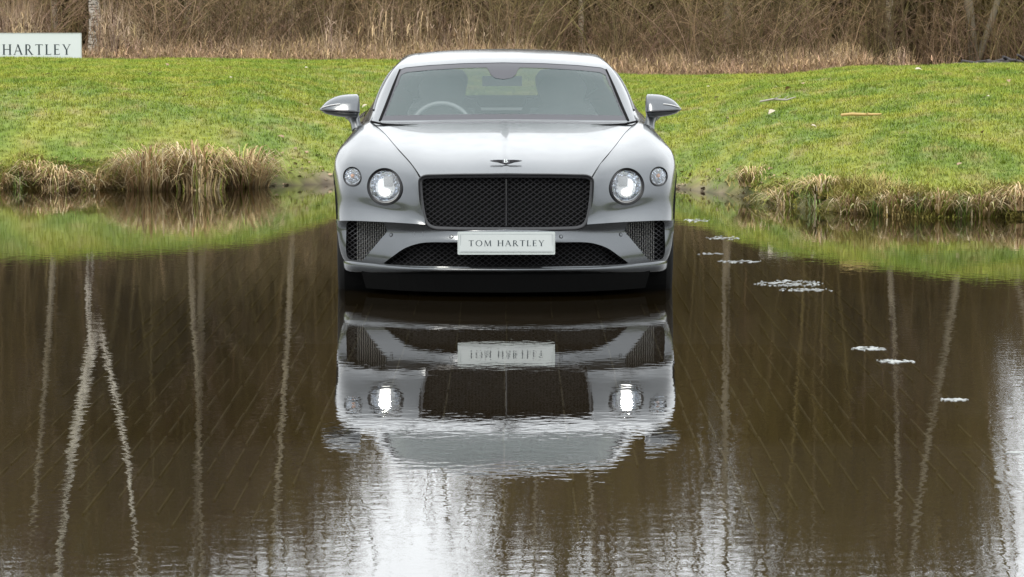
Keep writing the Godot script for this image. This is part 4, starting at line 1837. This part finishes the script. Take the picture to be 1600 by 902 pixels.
# ---------------------------------------------------------------- plants
func blade(mb: MB, root: Vector3, dir: Vector3, tall: float, reach: float, width: float, segs: int, droop: float, col: Color, up_n := 0.7) -> void:
	# a ribbon that rises, leans along dir and may hang over
	var side := Vector3(-dir.z, 0, dir.x)
	var base := mb.v.size()
	mb.col = col
	for k in segs + 1:
		var f := float(k) / segs
		var pos := root + Vector3.UP * tall * (f * (1.0 + droop) - droop * f * f * f * 1.6) + dir * reach * (f * f * 0.75 + f * 0.25)
		var wd := width * (1.0 - f * f * 0.9) * 0.5
		var n := (Vector3.UP * up_n + dir * (0.3 - f) + side * 0.15 + Vector3(0, 0, 0.35)).normalized()
		mb.p(pos - side * wd, n, Vector2(0, f))
		mb.p(pos + side * wd, n, Vector2(1, f))
	for k in segs:
		var i := base + k * 2
		mb.tri(i, i + 1, i + 3)
		mb.tri(i, i + 3, i + 2)


func turf_tuft(seed_: int, count: int, lo: float, hi: float, spread: float, width: float) -> ArrayMesh:
	var r := RandomNumberGenerator.new()
	r.seed = seed_
	var mb := MB.new()
	for k in count:
		var a := r.randf() * TAU
		var d := Vector3(cos(a), 0, sin(a))
		var s := r.randf_range(0.84, 1.14)
		var c := Color(s, s * r.randf_range(0.94, 1.04), s * r.randf_range(0.8, 1.1))
		if r.randf() < 0.07:
			c = Color(1.6, 1.2, 2.0)
		var q := r.randf() * TAU
		blade(mb, Vector3(cos(q), 0, sin(q)) * spread * sqrt(r.randf()), d, r.randf_range(lo, hi), r.randf_range(0.2, 0.9) * hi, width * r.randf_range(0.7, 1.2), 2, 0.2, c)
	return mb.mesh()


func tussock_mesh(seed_: int, count: int, radius: float, tall: float, green: float) -> ArrayMesh:
	var r := RandomNumberGenerator.new()
	r.seed = seed_
	var mb := MB.new()
	for k in count:
		var a := r.randf() * TAU
		var d := Vector3(cos(a), 0, sin(a))
		var rr := sqrt(r.randf())
		var root := d * rr * radius * 0.5 + Vector3(0, -0.05, 0)
		var s := r.randf_range(0.6, 1.25)
		var c := Color(0.50, 0.37, 0.195) * s
		var pick := r.randf()
		if pick < green:
			c = Color(0.28, 0.31, 0.07) * s
		elif pick < green + 0.2:
			c = Color(0.35, 0.225, 0.12) * s
		elif pick < green + 0.3:
			c = Color(0.60, 0.49, 0.31) * s
		var h := tall * r.randf_range(0.55, 1.1) * (1.0 - 0.25 * rr)
		a += r.randf_range(-0.7, 0.7)
		d = Vector3(cos(a), 0, sin(a))
		blade(mb, root, d, h, radius * r.randf_range(0.25, 1.15), r.randf_range(0.007, 0.015), 6, r.randf_range(0.2, 1.25), c, 0.55)
	return mb.mesh()


func stems_mesh(seed_: int, count: int, lo: float, hi: float, spread: float, lean: float, thick: float, twigs: bool, tone: Color) -> ArrayMesh:
	var r := RandomNumberGenerator.new()
	r.seed = seed_
	var mb := MB.new()
	for k in count:
		var s := r.randf_range(0.55, 1.25)
		mb.col = Color(tone.r * s, tone.g * s * r.randf_range(0.92, 1.04), tone.b * s * r.randf_range(0.85, 1.1))
		var q := r.randf() * TAU
		var root := Vector3(cos(q), 0, sin(q)) * spread * sqrt(r.randf()) - Vector3(0, 0.05, 0)
		var a := r.randf() * TAU
		var d := Vector3(cos(a), 0, sin(a)) * lean * r.randf_range(0.1, 1.0)
		var h := r.randf_range(lo, hi)
		var bend := r.randf_range(-0.05, 0.6)
		var pts := []
		var rad := []
		var n := 5
		for e in n + 1:
			var f := float(e) / n
			pts.append(root + d * h * f * (0.5 + f * 0.6) + Vector3.UP * h * (f - bend * f * f * f * 0.7 * lean) + Vector3(r.randf_range(-1, 1), 0, r.randf_range(-1, 1)) * 0.012)
			rad.append(thick * (1.0 - 0.75 * f) * r.randf_range(0.9, 1.1))
		mb.tube(pts, rad, 3)
		if twigs:
			for e in range(1, n):
				for j in 2:
					var a2 := r.randf() * TAU
					var d2 := Vector3(cos(a2), r.randf_range(0.1, 0.9), sin(a2)).normalized()
					var l := h * r.randf_range(0.1, 0.3)
					mb.tube([pts[e], pts[e] + d2 * l * 0.5 + Vector3(0, 0.01, 0), pts[e] + d2 * l], [thick * 0.45, thick * 0.35, thick * 0.15], 3)
		else:
			for j in 2:
				var a3 := r.randf() * TAU
				var f3 := r.randi_range(1, 3)
				blade(mb, pts[f3], Vector3(cos(a3), 0, sin(a3)), h * 0.22, h * 0.28, thick * 2.6, 3, 0.8, mb.col, 0.4)
	return mb.mesh()


func limb(wood: MB, twig: MB, r: RandomNumberGenerator, from: Vector3, dir: Vector3, length: float, thick: float, level: int, k: Dictionary) -> void:
	var n: int = [9, 5, 4, 3][level]
	var pts := [from]
	var rad := [thick]
	var d := dir.normalized()
	for i in n:
		var f := float(i + 1) / n
		d += Vector3(r.randf_range(-1, 1), r.randf_range(-1, 1), r.randf_range(-1, 1)) * k.wander * (0.5 if level == 0 else 1.0)
		d.y += k.rise * (1.0 if level < 2 else -k.weep) * 0.16
		d = d.normalized()
		pts.append(pts[i] + d * length / n)
		rad.append(thick * lerpf(1.0, 0.25 if level == 0 else 0.3, f))
	var into: MB = wood if level == 0 else twig
	var s := r.randf_range(0.75, 1.2)
	var tone: Color = k.limb if level < 2 else k.twig
	into.col = (k.stem if k.has("stem") else Color.WHITE) if level == 0 else Color(tone.r * s, tone.g * s, tone.b * s)
	into.tube(pts, rad, [8, 5, 3, 3][level], false, 1.0)
	if level >= 3:
		return
	var kids: int = k.kids[level]
	for j in kids:
		var f := lerpf(k.bare if level == 0 else 0.2, 0.98, (j + r.randf()) / kids)
		var at := f * n
		var i := mini(int(at), n - 1)
		var pos: Vector3 = (pts[i] as Vector3).lerp(pts[i + 1], at - i)
		var along_d: Vector3 = (pts[i + 1] - pts[i]).normalized()
		var a := r.randf() * TAU
		var o := along_d.cross(Vector3(0.3, 0.1, 0.9)).normalized().rotated(along_d, a)
		var spread: float = k.spread * r.randf_range(0.7, 1.25)
		var nd := along_d * cos(spread) + o * sin(spread)
		var l: float = length * k.ratio[level] * r.randf_range(0.6, 1.15) * (lerpf(1.0, 0.45, f) if level == 0 else 1.0)
		limb(wood, twig, r, pos, nd, l, lerpf(rad[i], rad[i + 1], at - i) * (0.45 if level == 0 else 0.72), level + 1, k)


# a bare tree: {trunk, crown} meshes
func bare_tree(seed_: int, tall: float, thick: float, stems: Array, k: Dictionary) -> Array:
	var r := RandomNumberGenerator.new()
	r.seed = seed_
	var wood := MB.new()
	var twig := MB.new()
	for s in stems:
		limb(wood, twig, r, s[0], s[1], tall * s[2], thick * s[3], 0, k)
	return [wood.mesh(), twig.mesh()]


func place_tree(called: String, label: String, category: String, meshes: Array, bark: Material, x: float, z: float, turn: float, size: float, group := "") -> void:
	var o := thing(called, label, category, Vector3(x, height(x, z) - 0.05, z), turn, group)
	o.scale = Vector3.ONE * size
	part("trunk", meshes[0], bark, o)
	part("crown", meshes[1], M.bark_tint, o)


func build_plants() -> void:
	var r := RandomNumberGenerator.new()
	r.seed = 99
	# --- short turf
	var tufts := [turf_tuft(1, 18, 0.018, 0.04, 0.05, 0.0042), turf_tuft(2, 18, 0.02, 0.05, 0.055, 0.0042), turf_tuft(3, 16, 0.015, 0.033, 0.05, 0.004)]
	var where := [[], [], []]
	var tint := [[], [], []]
	var z := -5.5
	while z > -31.0:
		var d := 19.6 - z
		var half := d * 0.145 + 1.6
		var step := lerpf(0.050, 0.072, clampf((d - 26.0) / 16.0, 0, 1))
		var x := -half
		while x < half:
			var px := x + r.randf_range(-0.5, 0.5) * step
			var pz := z + r.randf_range(-0.5, 0.5) * step
			x += step
			var s := inland(px, pz)
			if s < 0.03 or pz > 8:
				continue
			if ramp(px) > 0.3 and s < 0.12 + 0.3 * fine.get_noise_2d(px * 2.0, pz * 2.0) and r.randf() < 0.93:
				continue
			if 19.6 - pz > 49.5 + 1.2 * noise.get_noise_2d(px * 3.0, 5.0):
				continue
			var v := r.randi() % 3
			var c := turf_tint(px, pz)
			var sz := r.randf_range(0.75, 1.25) * (1.0 + 0.35 * noise.get_noise_2d(px * 8.0, pz * 8.0))
			where[v].append(Transform3D(Basis(Vector3.UP, r.randf() * TAU).scaled(Vector3(1, sz, 1)), Vector3(px, height(px, pz) - 0.004, pz)))
			tint[v].append(c)
		z -= step
	for v in 3:
		scatter("lawn_grass", tufts[v], M.leaf, where[v], tint[v], "short patchy lawn grass on the bank behind the pond", "grass")
	# --- long rank grass along the water's edge
	var rank := [turf_tuft(11, 20, 0.07, 0.2, 0.07, 0.008), turf_tuft(12, 16, 0.05, 0.16, 0.09, 0.008)]
	var w2 := [[], []]
	var t2 := [[], []]
	for k in 4200:
		var x := r.randf_range(-6.5, 7.5)
		var zz := shore(x) - pow(r.randf(), 1.8) * 0.42 + 0.04
		if ramp(x) > (0.4 if x > 0 else 0.05) or (x < 0 and x > -2.1) or (x > 1.2 and x < 2.2 and r.randf() < 0.5):
			continue
		var v := r.randi() % 2
		var c := Color(0.40, 0.30, 0.14).lerp(Color(0.27, 0.27, 0.06), clampf((0.6 if x > 1 else 0.45) + 0.8 * noise.get_noise_2d(x * 6.0, 3.0) + r.randf_range(-0.35, 0.35), 0, 1))
		var h := r.randf_range(0.5, 1.15) * (0.7 if x > 1 else (0.3 if x > -3.3 and x < -1.95 else 0.42))
		h *= clampf(0.75 + 1.6 * noise.get_noise_2d(x * 9.0, 12.0), 0.5 if x > 1 else 0.3, 1.5)
		w2[v].append(Transform3D(Basis(Vector3.UP, r.randf() * TAU).scaled(Vector3(1, h, 1)), Vector3(x, height(x, zz) - 0.02, zz)))
		t2[v].append(c)
	for v in 2:
		scatter("verge_grass", rank[v], M.leaf, w2[v], t2[v], "rank half-dead grass fringing the water's edge", "grass")
	# --- sedge tussocks, one by one
	var kinds := [tussock_mesh(31, 460, 0.42, 0.50, 0.16), tussock_mesh(32, 340, 0.34, 0.27, 0.14), tussock_mesh(33, 240, 0.27, 0.25, 0.3), tussock_mesh(34, 46, 0.13, 0.34, 0.75)]
	for e in [
		[0, -3.0, -10.66, 1.08, "straw-coloured sedge tussock at the left end of the big overhanging clump"],
		[0, -2.64, -10.78, 1.15, "tallest straw-coloured sedge tussock, in the middle of the big clump"],
		[0, -2.26, -11.0, 1.0, "drooping straw-coloured tussock at the right end of the big clump, nearest the car"],
		[1, -3.48, -10.72, 0.9, "low brown tussock directly left of the big overhanging clump"],
		[1, -3.80, -10.86, 0.95, "low rounded brown tussock midway along the left bank"],
		[2, -4.02, -10.98, 0.9, "small brown tussock beside the pale green leaf tuft on the left bank"],
		[1, -4.36, -11.0, 1.05, "brown tussock cut by the photo's left edge at the waterline"],
		[2, 1.98, -9.55, 0.85, "thin dry tussock at the near end of the right bank by the mud"],
		[2, 2.2, -8.55, 0.95, "dry tussock on the right bank just past the mud spit"],
		[2, 2.42, -8.0, 0.9, "brownish mossy tussock on the right bank below the upright green blades"],
		[2, 2.62, -7.55, 0.95, "rounded mossy tussock left of the middle of the right bank"],
		[2, 2.9, -7.2, 0.85, "low mossy tussock in the middle of the right bank"],
		[2, 3.2, -7.05, 0.9, "straw tussock right of the middle of the right bank"],
		[2, 3.5, -7.05, 0.95, "shaggy straw tussock towards the right edge of the view"],
		[1, 3.82, -7.1, 0.85, "broad straw tussock cut by the photo's right edge"],
		[3, -4.13, -10.86, 0.8, "tuft of pale green blades between two brown tussocks at far left"],
		[3, 2.36, -7.9, 1.0, "tuft of upright blue-green blades standing tallest on the right bank"],
		[3, 2.76, -7.25, 0.75, "short blue-green blade tuft at the waterline in mid right bank"],
		[3, 3.02, -7.0, 0.8, "blue-green blade tuft leaning over the water on the right bank"],
		[3, 3.36, -6.98, 0.85, "dark green blade tuft near the right edge of the bank"]]:
		var o := part("sedge_tussock" if e[0] < 3 else "blade_tuft", kinds[e[0]], M.blade if e[0] < 3 else M.blade_green, self)
		o.position = Vector3(e[1], maxf(height(e[1], e[2]), 0.02) - 0.02, e[2])
		o.rotation.y = r.randf() * TAU
		o.scale = Vector3.ONE * e[3]
		tag(o, e[4], "grass tussock", "tussocks along the pond's edge")
	# --- dry reeds and bramble canes at the wood's edge
	var reeds := [stems_mesh(41, 30, 0.26, 0.62, 0.16, 0.28, 0.004, false, Color(0.40, 0.295, 0.19)), stems_mesh(42, 26, 0.16, 0.42, 0.18, 0.5, 0.004, false, Color(0.38, 0.27, 0.17)), stems_mesh(43, 18, 0.6, 1.15, 0.16, 0.22, 0.0045, false, Color(0.42, 0.32, 0.21))]
	var w3 := [[], [], []]
	var t3 := [[], [], []]
	for k in 1500:
		var x := r.randf_range(-10.0, 6.0)
		var depth := r.randf()
		var zz := lerpf(-28.3, -31.8, depth) - (1.4 if x > 0.4 else 0.0) + 0.5 * noise.get_noise_2d(x * 3.0, 2.0)
		if x > 5.0 and r.randf() < 0.8:
			continue
		var v := 1 if depth < 0.3 or r.randf() < 0.35 else (0 if r.randf() < (0.9 if x > -5.2 else 0.3) else 2)
		if absf(x + 6.12) < 0.45 and zz > -33.6:
			v = 1
		if x > 0.5 and v == 2:
			v = 0
		var g := r.randf_range(0.75, 1.15)
		var h := r.randf_range(0.7, 1.15)
		w3[v].append(Transform3D(Basis(Vector3.UP, r.randf() * TAU).scaled(Vector3(1, h, 1)), Vector3(x, height(x, zz), zz)))
		t3[v].append(Color(g, g * r.randf_range(0.93, 1.02), g * r.randf_range(0.85, 1.05)))
	for v in 3:
		scatter("reed_bed", reeds[v], M.reed, w3[v], t3[v], "dry beige reeds and dead grass at the wood's edge", "reeds")
	var canes := [stems_mesh(51, 12, 0.9, 2.0, 0.25, 0.9, 0.006, true, Color(0.25, 0.18, 0.11)), stems_mesh(52, 10, 0.8, 1.6, 0.3, 1.1, 0.0055, true, Color(0.19, 0.13, 0.08)), stems_mesh(53, 9, 1.2, 2.8, 0.3, 0.6, 0.008, true, Color(0.17, 0.135, 0.065))]
	var w4 := [[], [], []]
	var t4 := [[], [], []]
	for k in 420:
		var x := r.randf_range(-11.0, 10.0)
		var zz := r.randf_range(-30.6, -34.6) - (1.0 if x > 0.4 else 0.0)
		var v := r.randi() % 3
		if (x > 4.6 and zz > -33.5) or (absf(x + 6.12) < 0.6 and zz > -33.6):
			continue
		var g := r.randf_range(0.6, 1.2)
		w4[v].append(Transform3D(Basis(Vector3.UP, r.randf() * TAU).scaled(Vector3.ONE * r.randf_range(0.7, 1.2)), Vector3(x, height(x, zz), zz)))
		t4[v].append(Color(g, g, g))
	for v in 3:
		scatter("bramble_thicket", canes[v], M.reed, w4[v], t4[v], "tangle of bare bramble canes in front of the trees", "brambles")
	build_wood(r)


func build_wood(r: RandomNumberGenerator) -> void:
	var birch_k := {"wander": 0.07, "rise": 0.25, "weep": 1.4, "kids": [22, 6, 6], "ratio": [0.26, 0.5, 0.55], "spread": 0.75, "bare": 0.3, "limb": Color(0.13, 0.10, 0.075), "twig": Color(0.085, 0.055, 0.035)}
	var scrub_k := {"stem": Color(0.11, 0.085, 0.042), "wander": 0.16, "rise": 0.35, "weep": -0.6, "kids": [9, 7, 6], "ratio": [0.42, 0.5, 0.5], "spread": 0.65, "bare": 0.18, "limb": Color(0.112, 0.084, 0.034), "twig": Color(0.108, 0.080, 0.028)}
	var tall_k := {"wander": 0.09, "rise": 0.3, "weep": 0.1, "kids": [18, 7, 6], "ratio": [0.3, 0.5, 0.5], "spread": 0.8, "bare": 0.22, "limb": Color(0.09, 0.07, 0.034), "twig": Color(0.09, 0.06, 0.028)}
	var fork_k := birch_k.duplicate()
	fork_k.wander = 0.17
	var birch_fork := bare_tree(61, 9.5, 0.105, [[Vector3(0, 0, 0), Vector3(0.0, 1, 0), 0.31, 1.0], [Vector3(0.0, 2.75, 0), Vector3(-0.16, 1, 0.05), 0.72, 0.75], [Vector3(0.02, 2.7, 0), Vector3(0.27, 1, -0.05), 0.6, 0.38]], fork_k)
	var birch_slim := bare_tree(62, 9.0, 0.06, [[Vector3.ZERO, Vector3(-0.05, 1, 0), 1.0, 1.0]], birch_k)
	var birch_b := bare_tree(63, 8.0, 0.055, [[Vector3.ZERO, Vector3(0.03, 1, 0.02), 1.0, 1.0]], birch_k)
	var tall_a := bare_tree(64, 8.5, 0.08, [[Vector3.ZERO, Vector3(0.05, 1, 0), 1.0, 1.0]], tall_k)
	var tall_b := bare_tree(65, 7.6, 0.075, [[Vector3.ZERO, Vector3(-0.12, 1, 0), 1.0, 1.0], [Vector3(0.05, 0.2, 0), Vector3(0.35, 1, 0.1), 0.8, 0.7]], tall_k)
	for e in [
		["birch_tree", "stoutest white birch at left whose trunk forks into two stems", birch_fork, M.birch, -6.12, -33.6, 0.0, 1.0],
		["birch_tree", "slender birch standing left of the forked white birch", birch_slim, M.birch_dull, -6.95, -35.9, 1.4, 0.95],
		["birch_tree", "slim pale birch behind the reeds, right of the forked birch", birch_b, M.birch_dull, -4.92, -35.6, 1.0, 1.05],
		["birch_tree", "slim straight birch between the forked birch and the car", birch_slim, M.birch_dull, -3.30, -35.5, 1.57, 1.0],
		["birch_tree", "pale birch trunk rising behind the car's roof", birch_b, M.birch_dull, 0.50, -35.8, 4.2, 1.0],
		["birch_tree", "pale trunk rising just right of the car's roof", birch_slim, M.birch_dull, 1.10, -36.0, 5.0, 0.9],
		["birch_tree", "slim pale birch deep in the right half of the wood", birch_b, M.birch_dull, 5.8, -35.9, 0.4, 1.05]]:
		place_tree(e[0], e[1], "birch", e[2], e[3], e[4], e[5], e[6], e[7], "birches at the wood's edge")
	for e in [
		["bare_tree", "olive-barked leaning tree with two stems near the right edge", tall_b, 7.0, -34.8, 0.5, 1.0],
		["bare_tree", "dark straight tree right of the car", tall_a, 3.32, -35.8, 1.5, 1.0],
		["bare_tree", "dark tree left of the slim straight birch", tall_a, -4.65, -36.2, 3.0, 0.95],
		["bare_tree", "bare two-stemmed tree behind the board", tall_b, -8.4, -40.0, 2.2, 0.9],
		["bare_tree", "bare tree behind the car's left mirror", tall_b, -1.9, -40.5, 4.0, 0.9],
		["bare_tree", "bare tree behind the brambles at mid right", tall_a, 4.9, -39.0, 5.1, 0.85]]:
		place_tree(e[0], e[1], "tree", e[2], M.bark, e[3], e[4], e[5], e[6], "bare trees at the wood's edge")
	# the rest of the wood reads as one brown mass
	var masses := []
	for k in 4:
		var stems := []
		for j in 6:
			var a := TAU * j / 6 + r.randf()
			stems.append([Vector3(cos(a), 0, sin(a)) * 0.2, Vector3(cos(a) * 0.35, 1, sin(a) * 0.35), r.randf_range(0.65, 1.0), r.randf_range(0.6, 1.0)])
		var m := bare_tree(80 + k, 4.6, 0.035, stems, scrub_k)
		var mb := ArrayMesh.new()
		for part_mesh in m:
			mb.add_surface_from_arrays(Mesh.PRIMITIVE_TRIANGLES, part_mesh.surface_get_arrays(0))
		masses.append(mb)
	var w := [[], [], [], []]
	var t := [[], [], [], []]
	for k in 2300:
		var zz := -36.8 - pow(r.randf(), 1.2) * 30.0
		var half := (19.6 - zz) * 0.155 + 4.0
		var x := r.randf_range(-half, half)
		var f := x / (19.6 - zz)
		# the wood's own skyline: taller and lower stretches
		var line := along(f, [-0.16, -0.142, -0.125, -0.062, -0.055, -0.03, 0.006, 0.014, 0.034, 0.042, 0.076, 0.082, 0.114, 0.12, 0.16], [0.146, 0.146, 0.162, 0.152, 0.124, 0.118, 0.120, 0.160, 0.156, 0.108, 0.110, 0.162, 0.162, 0.096, 0.102])
		var tall := (line * (19.6 - zz) - 1.69 - height(x, zz)) * (0.72 + 0.36 * pow(r.randf(), 0.7)) / 4.45
		if r.randf() < 0.12:
			tall *= 1.32
		var v := r.randi() % 4
		var g := r.randf_range(0.7, 1.2)
		w[v].append(Transform3D(Basis(Vector3.UP, r.randf() * TAU).scaled(Vector3(0.62, 1, 0.62) * tall), Vector3(x, height(x, zz) - 0.05, zz)))
		t[v].append(Color(g, g * r.randf_range(0.94, 1.05), g * r.randf_range(0.85, 1.05)))
	# unseen trees added behind the camera to darken what the bonnet mirrors
	var back_w := []
	var back_t := []
	for k in 110:
		var x := r.randf_range(-48.0, 48.0)
		var zz := r.randf_range(42.0, 62.0)
		var tall := r.randf_range(1.0, 1.5)
		back_w.append(Transform3D(Basis(Vector3.UP, r.randf() * TAU).scaled(Vector3(1, 1, 1) * tall), Vector3(x, height(x, zz) - 0.1, zz)))
		back_t.append(Color.WHITE * r.randf_range(0.8, 1.2))
	scatter("added_back_trees", masses[1], M.bark_tint, back_w, back_t, "unseen bare trees added behind the viewpoint to dim the sky mirrored in the car paint", "woodland")
	for v in 4:
		scatter("winter_wood", masses[v], M.bark_tint, w[v], t[v], "dense brown mass of leafless scrub and saplings behind the reeds", "woodland")


# ---------------------------------------------------------------- small things
func leaf_mesh(seed_: int) -> ArrayMesh:
	var r := RandomNumberGenerator.new()
	r.seed = seed_
	var mb := MB.new()
	var n := 10
	var rows := []
	for k in n + 1:
		var f := float(k) / n
		var w := sin(PI * pow(f, 0.8)) * 0.5 * (0.85 + 0.15 * cos(f * 22.0))
		var lift_ := 0.18 * sin(f * 3.0 + r.randf() * 0.3)
		rows.append([Vector3(-w, lift_ + 0.16 * w, f * 1.3 - 0.65), Vector3(0, lift_, f * 1.3 - 0.65), Vector3(w, lift_ + 0.25 * w, f * 1.3 - 0.65)])
	for k in n:
		for s in 2:
			mb.quad(rows[k][s], rows[k][s + 1], rows[k + 1][s + 1], rows[k + 1][s])
	return mb.mesh()


func build_small_things() -> void:
	var r := RandomNumberGenerator.new()
	r.seed = 501
	# fallen leaves
	var lm := [leaf_mesh(1), leaf_mesh(2), leaf_mesh(3)]
	var spots := []
	for k in 28:
		var x := r.randf_range(1.9, 6.2)
		spots.append([x, shore(x) - r.randf_range(0.8, 16.0)])
	for k in 11:
		var x := r.randf_range(-5.6, -1.2)
		spots.append([x, shore(x) - r.randf_range(0.7, 12.0)])
	for k in spots.size():
		var x: float = spots[k][0]
		var z: float = spots[k][1]
		var pale := r.randf() < 0.6
		var o := part("fallen_leaf", lm[k % 3], M.leaf_pale if pale else M.leaf_tan, self)
		o.position = Vector3(x, height(x, z) + 0.03, z)
		o.rotation = Vector3(r.randf_range(-0.5, 0.5), r.randf() * TAU, r.randf_range(-0.4, 0.4))
		o.scale = Vector3.ONE * r.randf_range(0.03, 0.065)
		tag(o, ("pale" if pale else "tan brown") + " dry fallen leaf lying on the lawn " + ("right" if x > 0 else "left") + " of the car", "leaf", "fallen leaves on the right lawn" if x > 0 else "fallen leaves on the left lawn")
	# a stick
	var st := MB.new()
	st.tube([Vector3(-0.17, 0.0, 0.01), Vector3(-0.08, 0.008, 0), Vector3(0.03, 0.004, 0.004), Vector3(0.17, 0.006, -0.01)], [0.012, 0.014, 0.013, 0.009], 7, true)
	st.tube([Vector3(0.02, 0.004, 0.0), Vector3(0.06, 0.02, 0.03)], [0.006, 0.003], 5, true)
	var so := part("broken_stick", st, M.stick, self)
	so.position = Vector3(2.95, height(2.95, -10.6) + 0.05, -10.6)
	tag(so, "short straight tan stick lying across the lawn on the right bank", "stick")
	var s2 := MB.new()
	s2.tube([Vector3(-0.16, 0, 0), Vector3(-0.05, 0.02, 0.02), Vector3(0.08, 0.015, 0), Vector3(0.16, 0.04, -0.02)], [0.008, 0.01, 0.008, 0.004], 6, true)
	s2.tube([Vector3(-0.05, 0.02, 0.02), Vector3(0.02, 0.05, 0.08)], [0.006, 0.003], 5, true)
	s2.tube([Vector3(0.04, 0.015, 0.0), Vector3(0.10, 0.05, -0.06)], [0.005, 0.002], 5, true)
	var so2 := part("fallen_twig", s2, M.twig_grey, self)
	so2.position = Vector3(2.4, height(2.4, -12.6) + 0.04, -12.6)
	tag(so2, "small grey forked twig on the lawn between the car and the stick", "twig")
	# green weed at the lawn's far edge
	var wd := tussock_mesh(71, 60, 0.22, 0.12, 1.0)
	var wo := part("weed_clump", wd, M.blade_green, self)
	wo.position = Vector3(-4.25, height(-4.25, -28.0), -28.0)
	tag(wo, "low dark green weed at the foot of the reeds left of the car", "weed")
	# dark heap at the wood's edge, far right
	var hp := MB.new()
	for k in 26:
		var a := r.randf() * TAU
		var rr := sqrt(r.randf()) * 0.55
		var c := Vector3(cos(a) * rr * 1.5, 0.16 * (1.0 - rr * 1.4), sin(a) * rr * 0.6)
		var b := Basis.from_euler(Vector3(r.randf_range(-0.3, 0.3), r.randf() * TAU, r.randf_range(-0.3, 0.3)))
		hp.col = Color(1, 1, 1) * r.randf_range(0.6, 1.3)
		hp.tube([c - b.x * 0.35, c - b.x * 0.1 + Vector3(0, 0.02, 0), c + b.x * 0.15, c + b.x * 0.35], [0.02, 0.035, 0.03, 0.016], 7, true)
	var ho := part("log_pile", hp, M.log_dark, self)
	ho.position = Vector3(7.0, height(7.0, -30.5) + 0.03, -30.5)
	tag(ho, "dark heap of old branches at the wood's edge by the right edge of view", "heap", "", "stuff")
	# leaf litter under the trees on the right
	var ll := []
	var lt := []
	for k in 900:
		var x := r.randf_range(4.3, 8.6)
		var z := r.randf_range(-29.8, -33.5)
		ll.append(Transform3D(Basis.from_euler(Vector3(r.randf_range(-0.6, 0.6), r.randf() * TAU, r.randf_range(-0.6, 0.6))).scaled(Vector3.ONE * r.randf_range(0.05, 0.1)), Vector3(x, height(x, z) + r.randf_range(0.01, 0.09), z)))
		var g := r.randf_range(0.6, 1.3)
		lt.append(Color(g, g * 0.9, g * 0.85))
	scatter("leaf_litter", lm[0], M.litter, ll, lt, "brown leaf litter under the trees at right", "leaf litter")
	# litter washed up on the muddy landing behind the car
	var wl := []
	var wt := []
	for k in 420:
		var x := r.randf_range(-2.1, 2.3)
		var z := shore(x) - pow(r.randf(), 1.5) * 0.7 + 0.02
		wl.append(Transform3D(Basis.from_euler(Vector3(r.randf_range(-0.5, 0.5), r.randf() * TAU, r.randf_range(-0.5, 0.5))).scaled(Vector3.ONE * r.randf_range(0.015, 0.05)), Vector3(x, height(x, z) + 0.008, z)))
		var g := r.randf_range(0.35, 1.2)
		wt.append(Color(g, g * 0.92, g * 0.8))
	scatter("washed_up_litter", lm[1], M.litter, wl, wt, "bits of dead leaf and mud on the landing behind the car", "leaf litter")
	# small flat pale flakes lying on the water in loose patches
	for e in [
		[1.61, -1.01, 0.20, 0.26, 60, "largest white patch on the water, right of the car's front wheel"],
		[1.68, -0.55, 0.16, 0.10, 24, "thin white streak just below the largest patch"],
		[1.45, -2.65, 0.16, 0.14, 26, "white streak right of the number plate's level, above the largest patch"],
		[1.46, -4.77, 0.12, 0.2, 22, "short white streak nearest the muddy spit"],
		[1.30, -3.3, 0.09, 0.1, 9, "tiny white fleck on the water beside the car's flank"],
		[1.36, -6.6, 0.12, 0.2, 18, "faint white line beside the car's rear, below the mud"],
		[1.71, 2.74, 0.09, 0.10, 30, "upper of two small white patches in the open water at right"],
		[1.77, 3.32, 0.085, 0.09, 26, "lower of two small white patches in the open water at right"],
		[1.85, 4.85, 0.07, 0.05, 18, "narrow white patch near the right edge of the water"],
		[1.87, 6.55, 0.05, 0.04, 14, "white patch cut by the right edge of the view"]]:
		var mb := MB.new()
		for k in int(e[4] * 1.7):
			mb.col = Color(0.26, 0.27, 0.26) * r.randf_range(0.5, 1.2)
			var a := r.randf() * TAU
			var rr := sqrt(r.randf())
			var c := Vector3(cos(a) * rr * e[2], 0, sin(a) * rr * e[3])
			c.z += 0.25 * c.x * r.randf_range(-1, 1)
			var size := r.randf_range(0.003, 0.013) * (1.35 - rr)
			var n := 7
			var first := mb.p(c + Vector3(0, 0.004, 0), Vector3.UP)
			for q in n:
				var b := TAU * q / n
				mb.p(c + Vector3(cos(b) * 2.2, 0.0, sin(b)) * size * r.randf_range(0.6, 1.3) + Vector3(0, 0.0012, 0), (Vector3.UP + Vector3(cos(b), 0, sin(b)) * 0.3).normalized())
			for q in n:
				mb.tri(first, first + 1 + q, first + 1 + (q + 1) % n)
		var o := part("pale_patch", mb, M.pale_flakes, self)
		o.position = Vector3(e[0], 0.0, e[1])
		tag(o, e[5], "floating scum", "white patches on the pond")
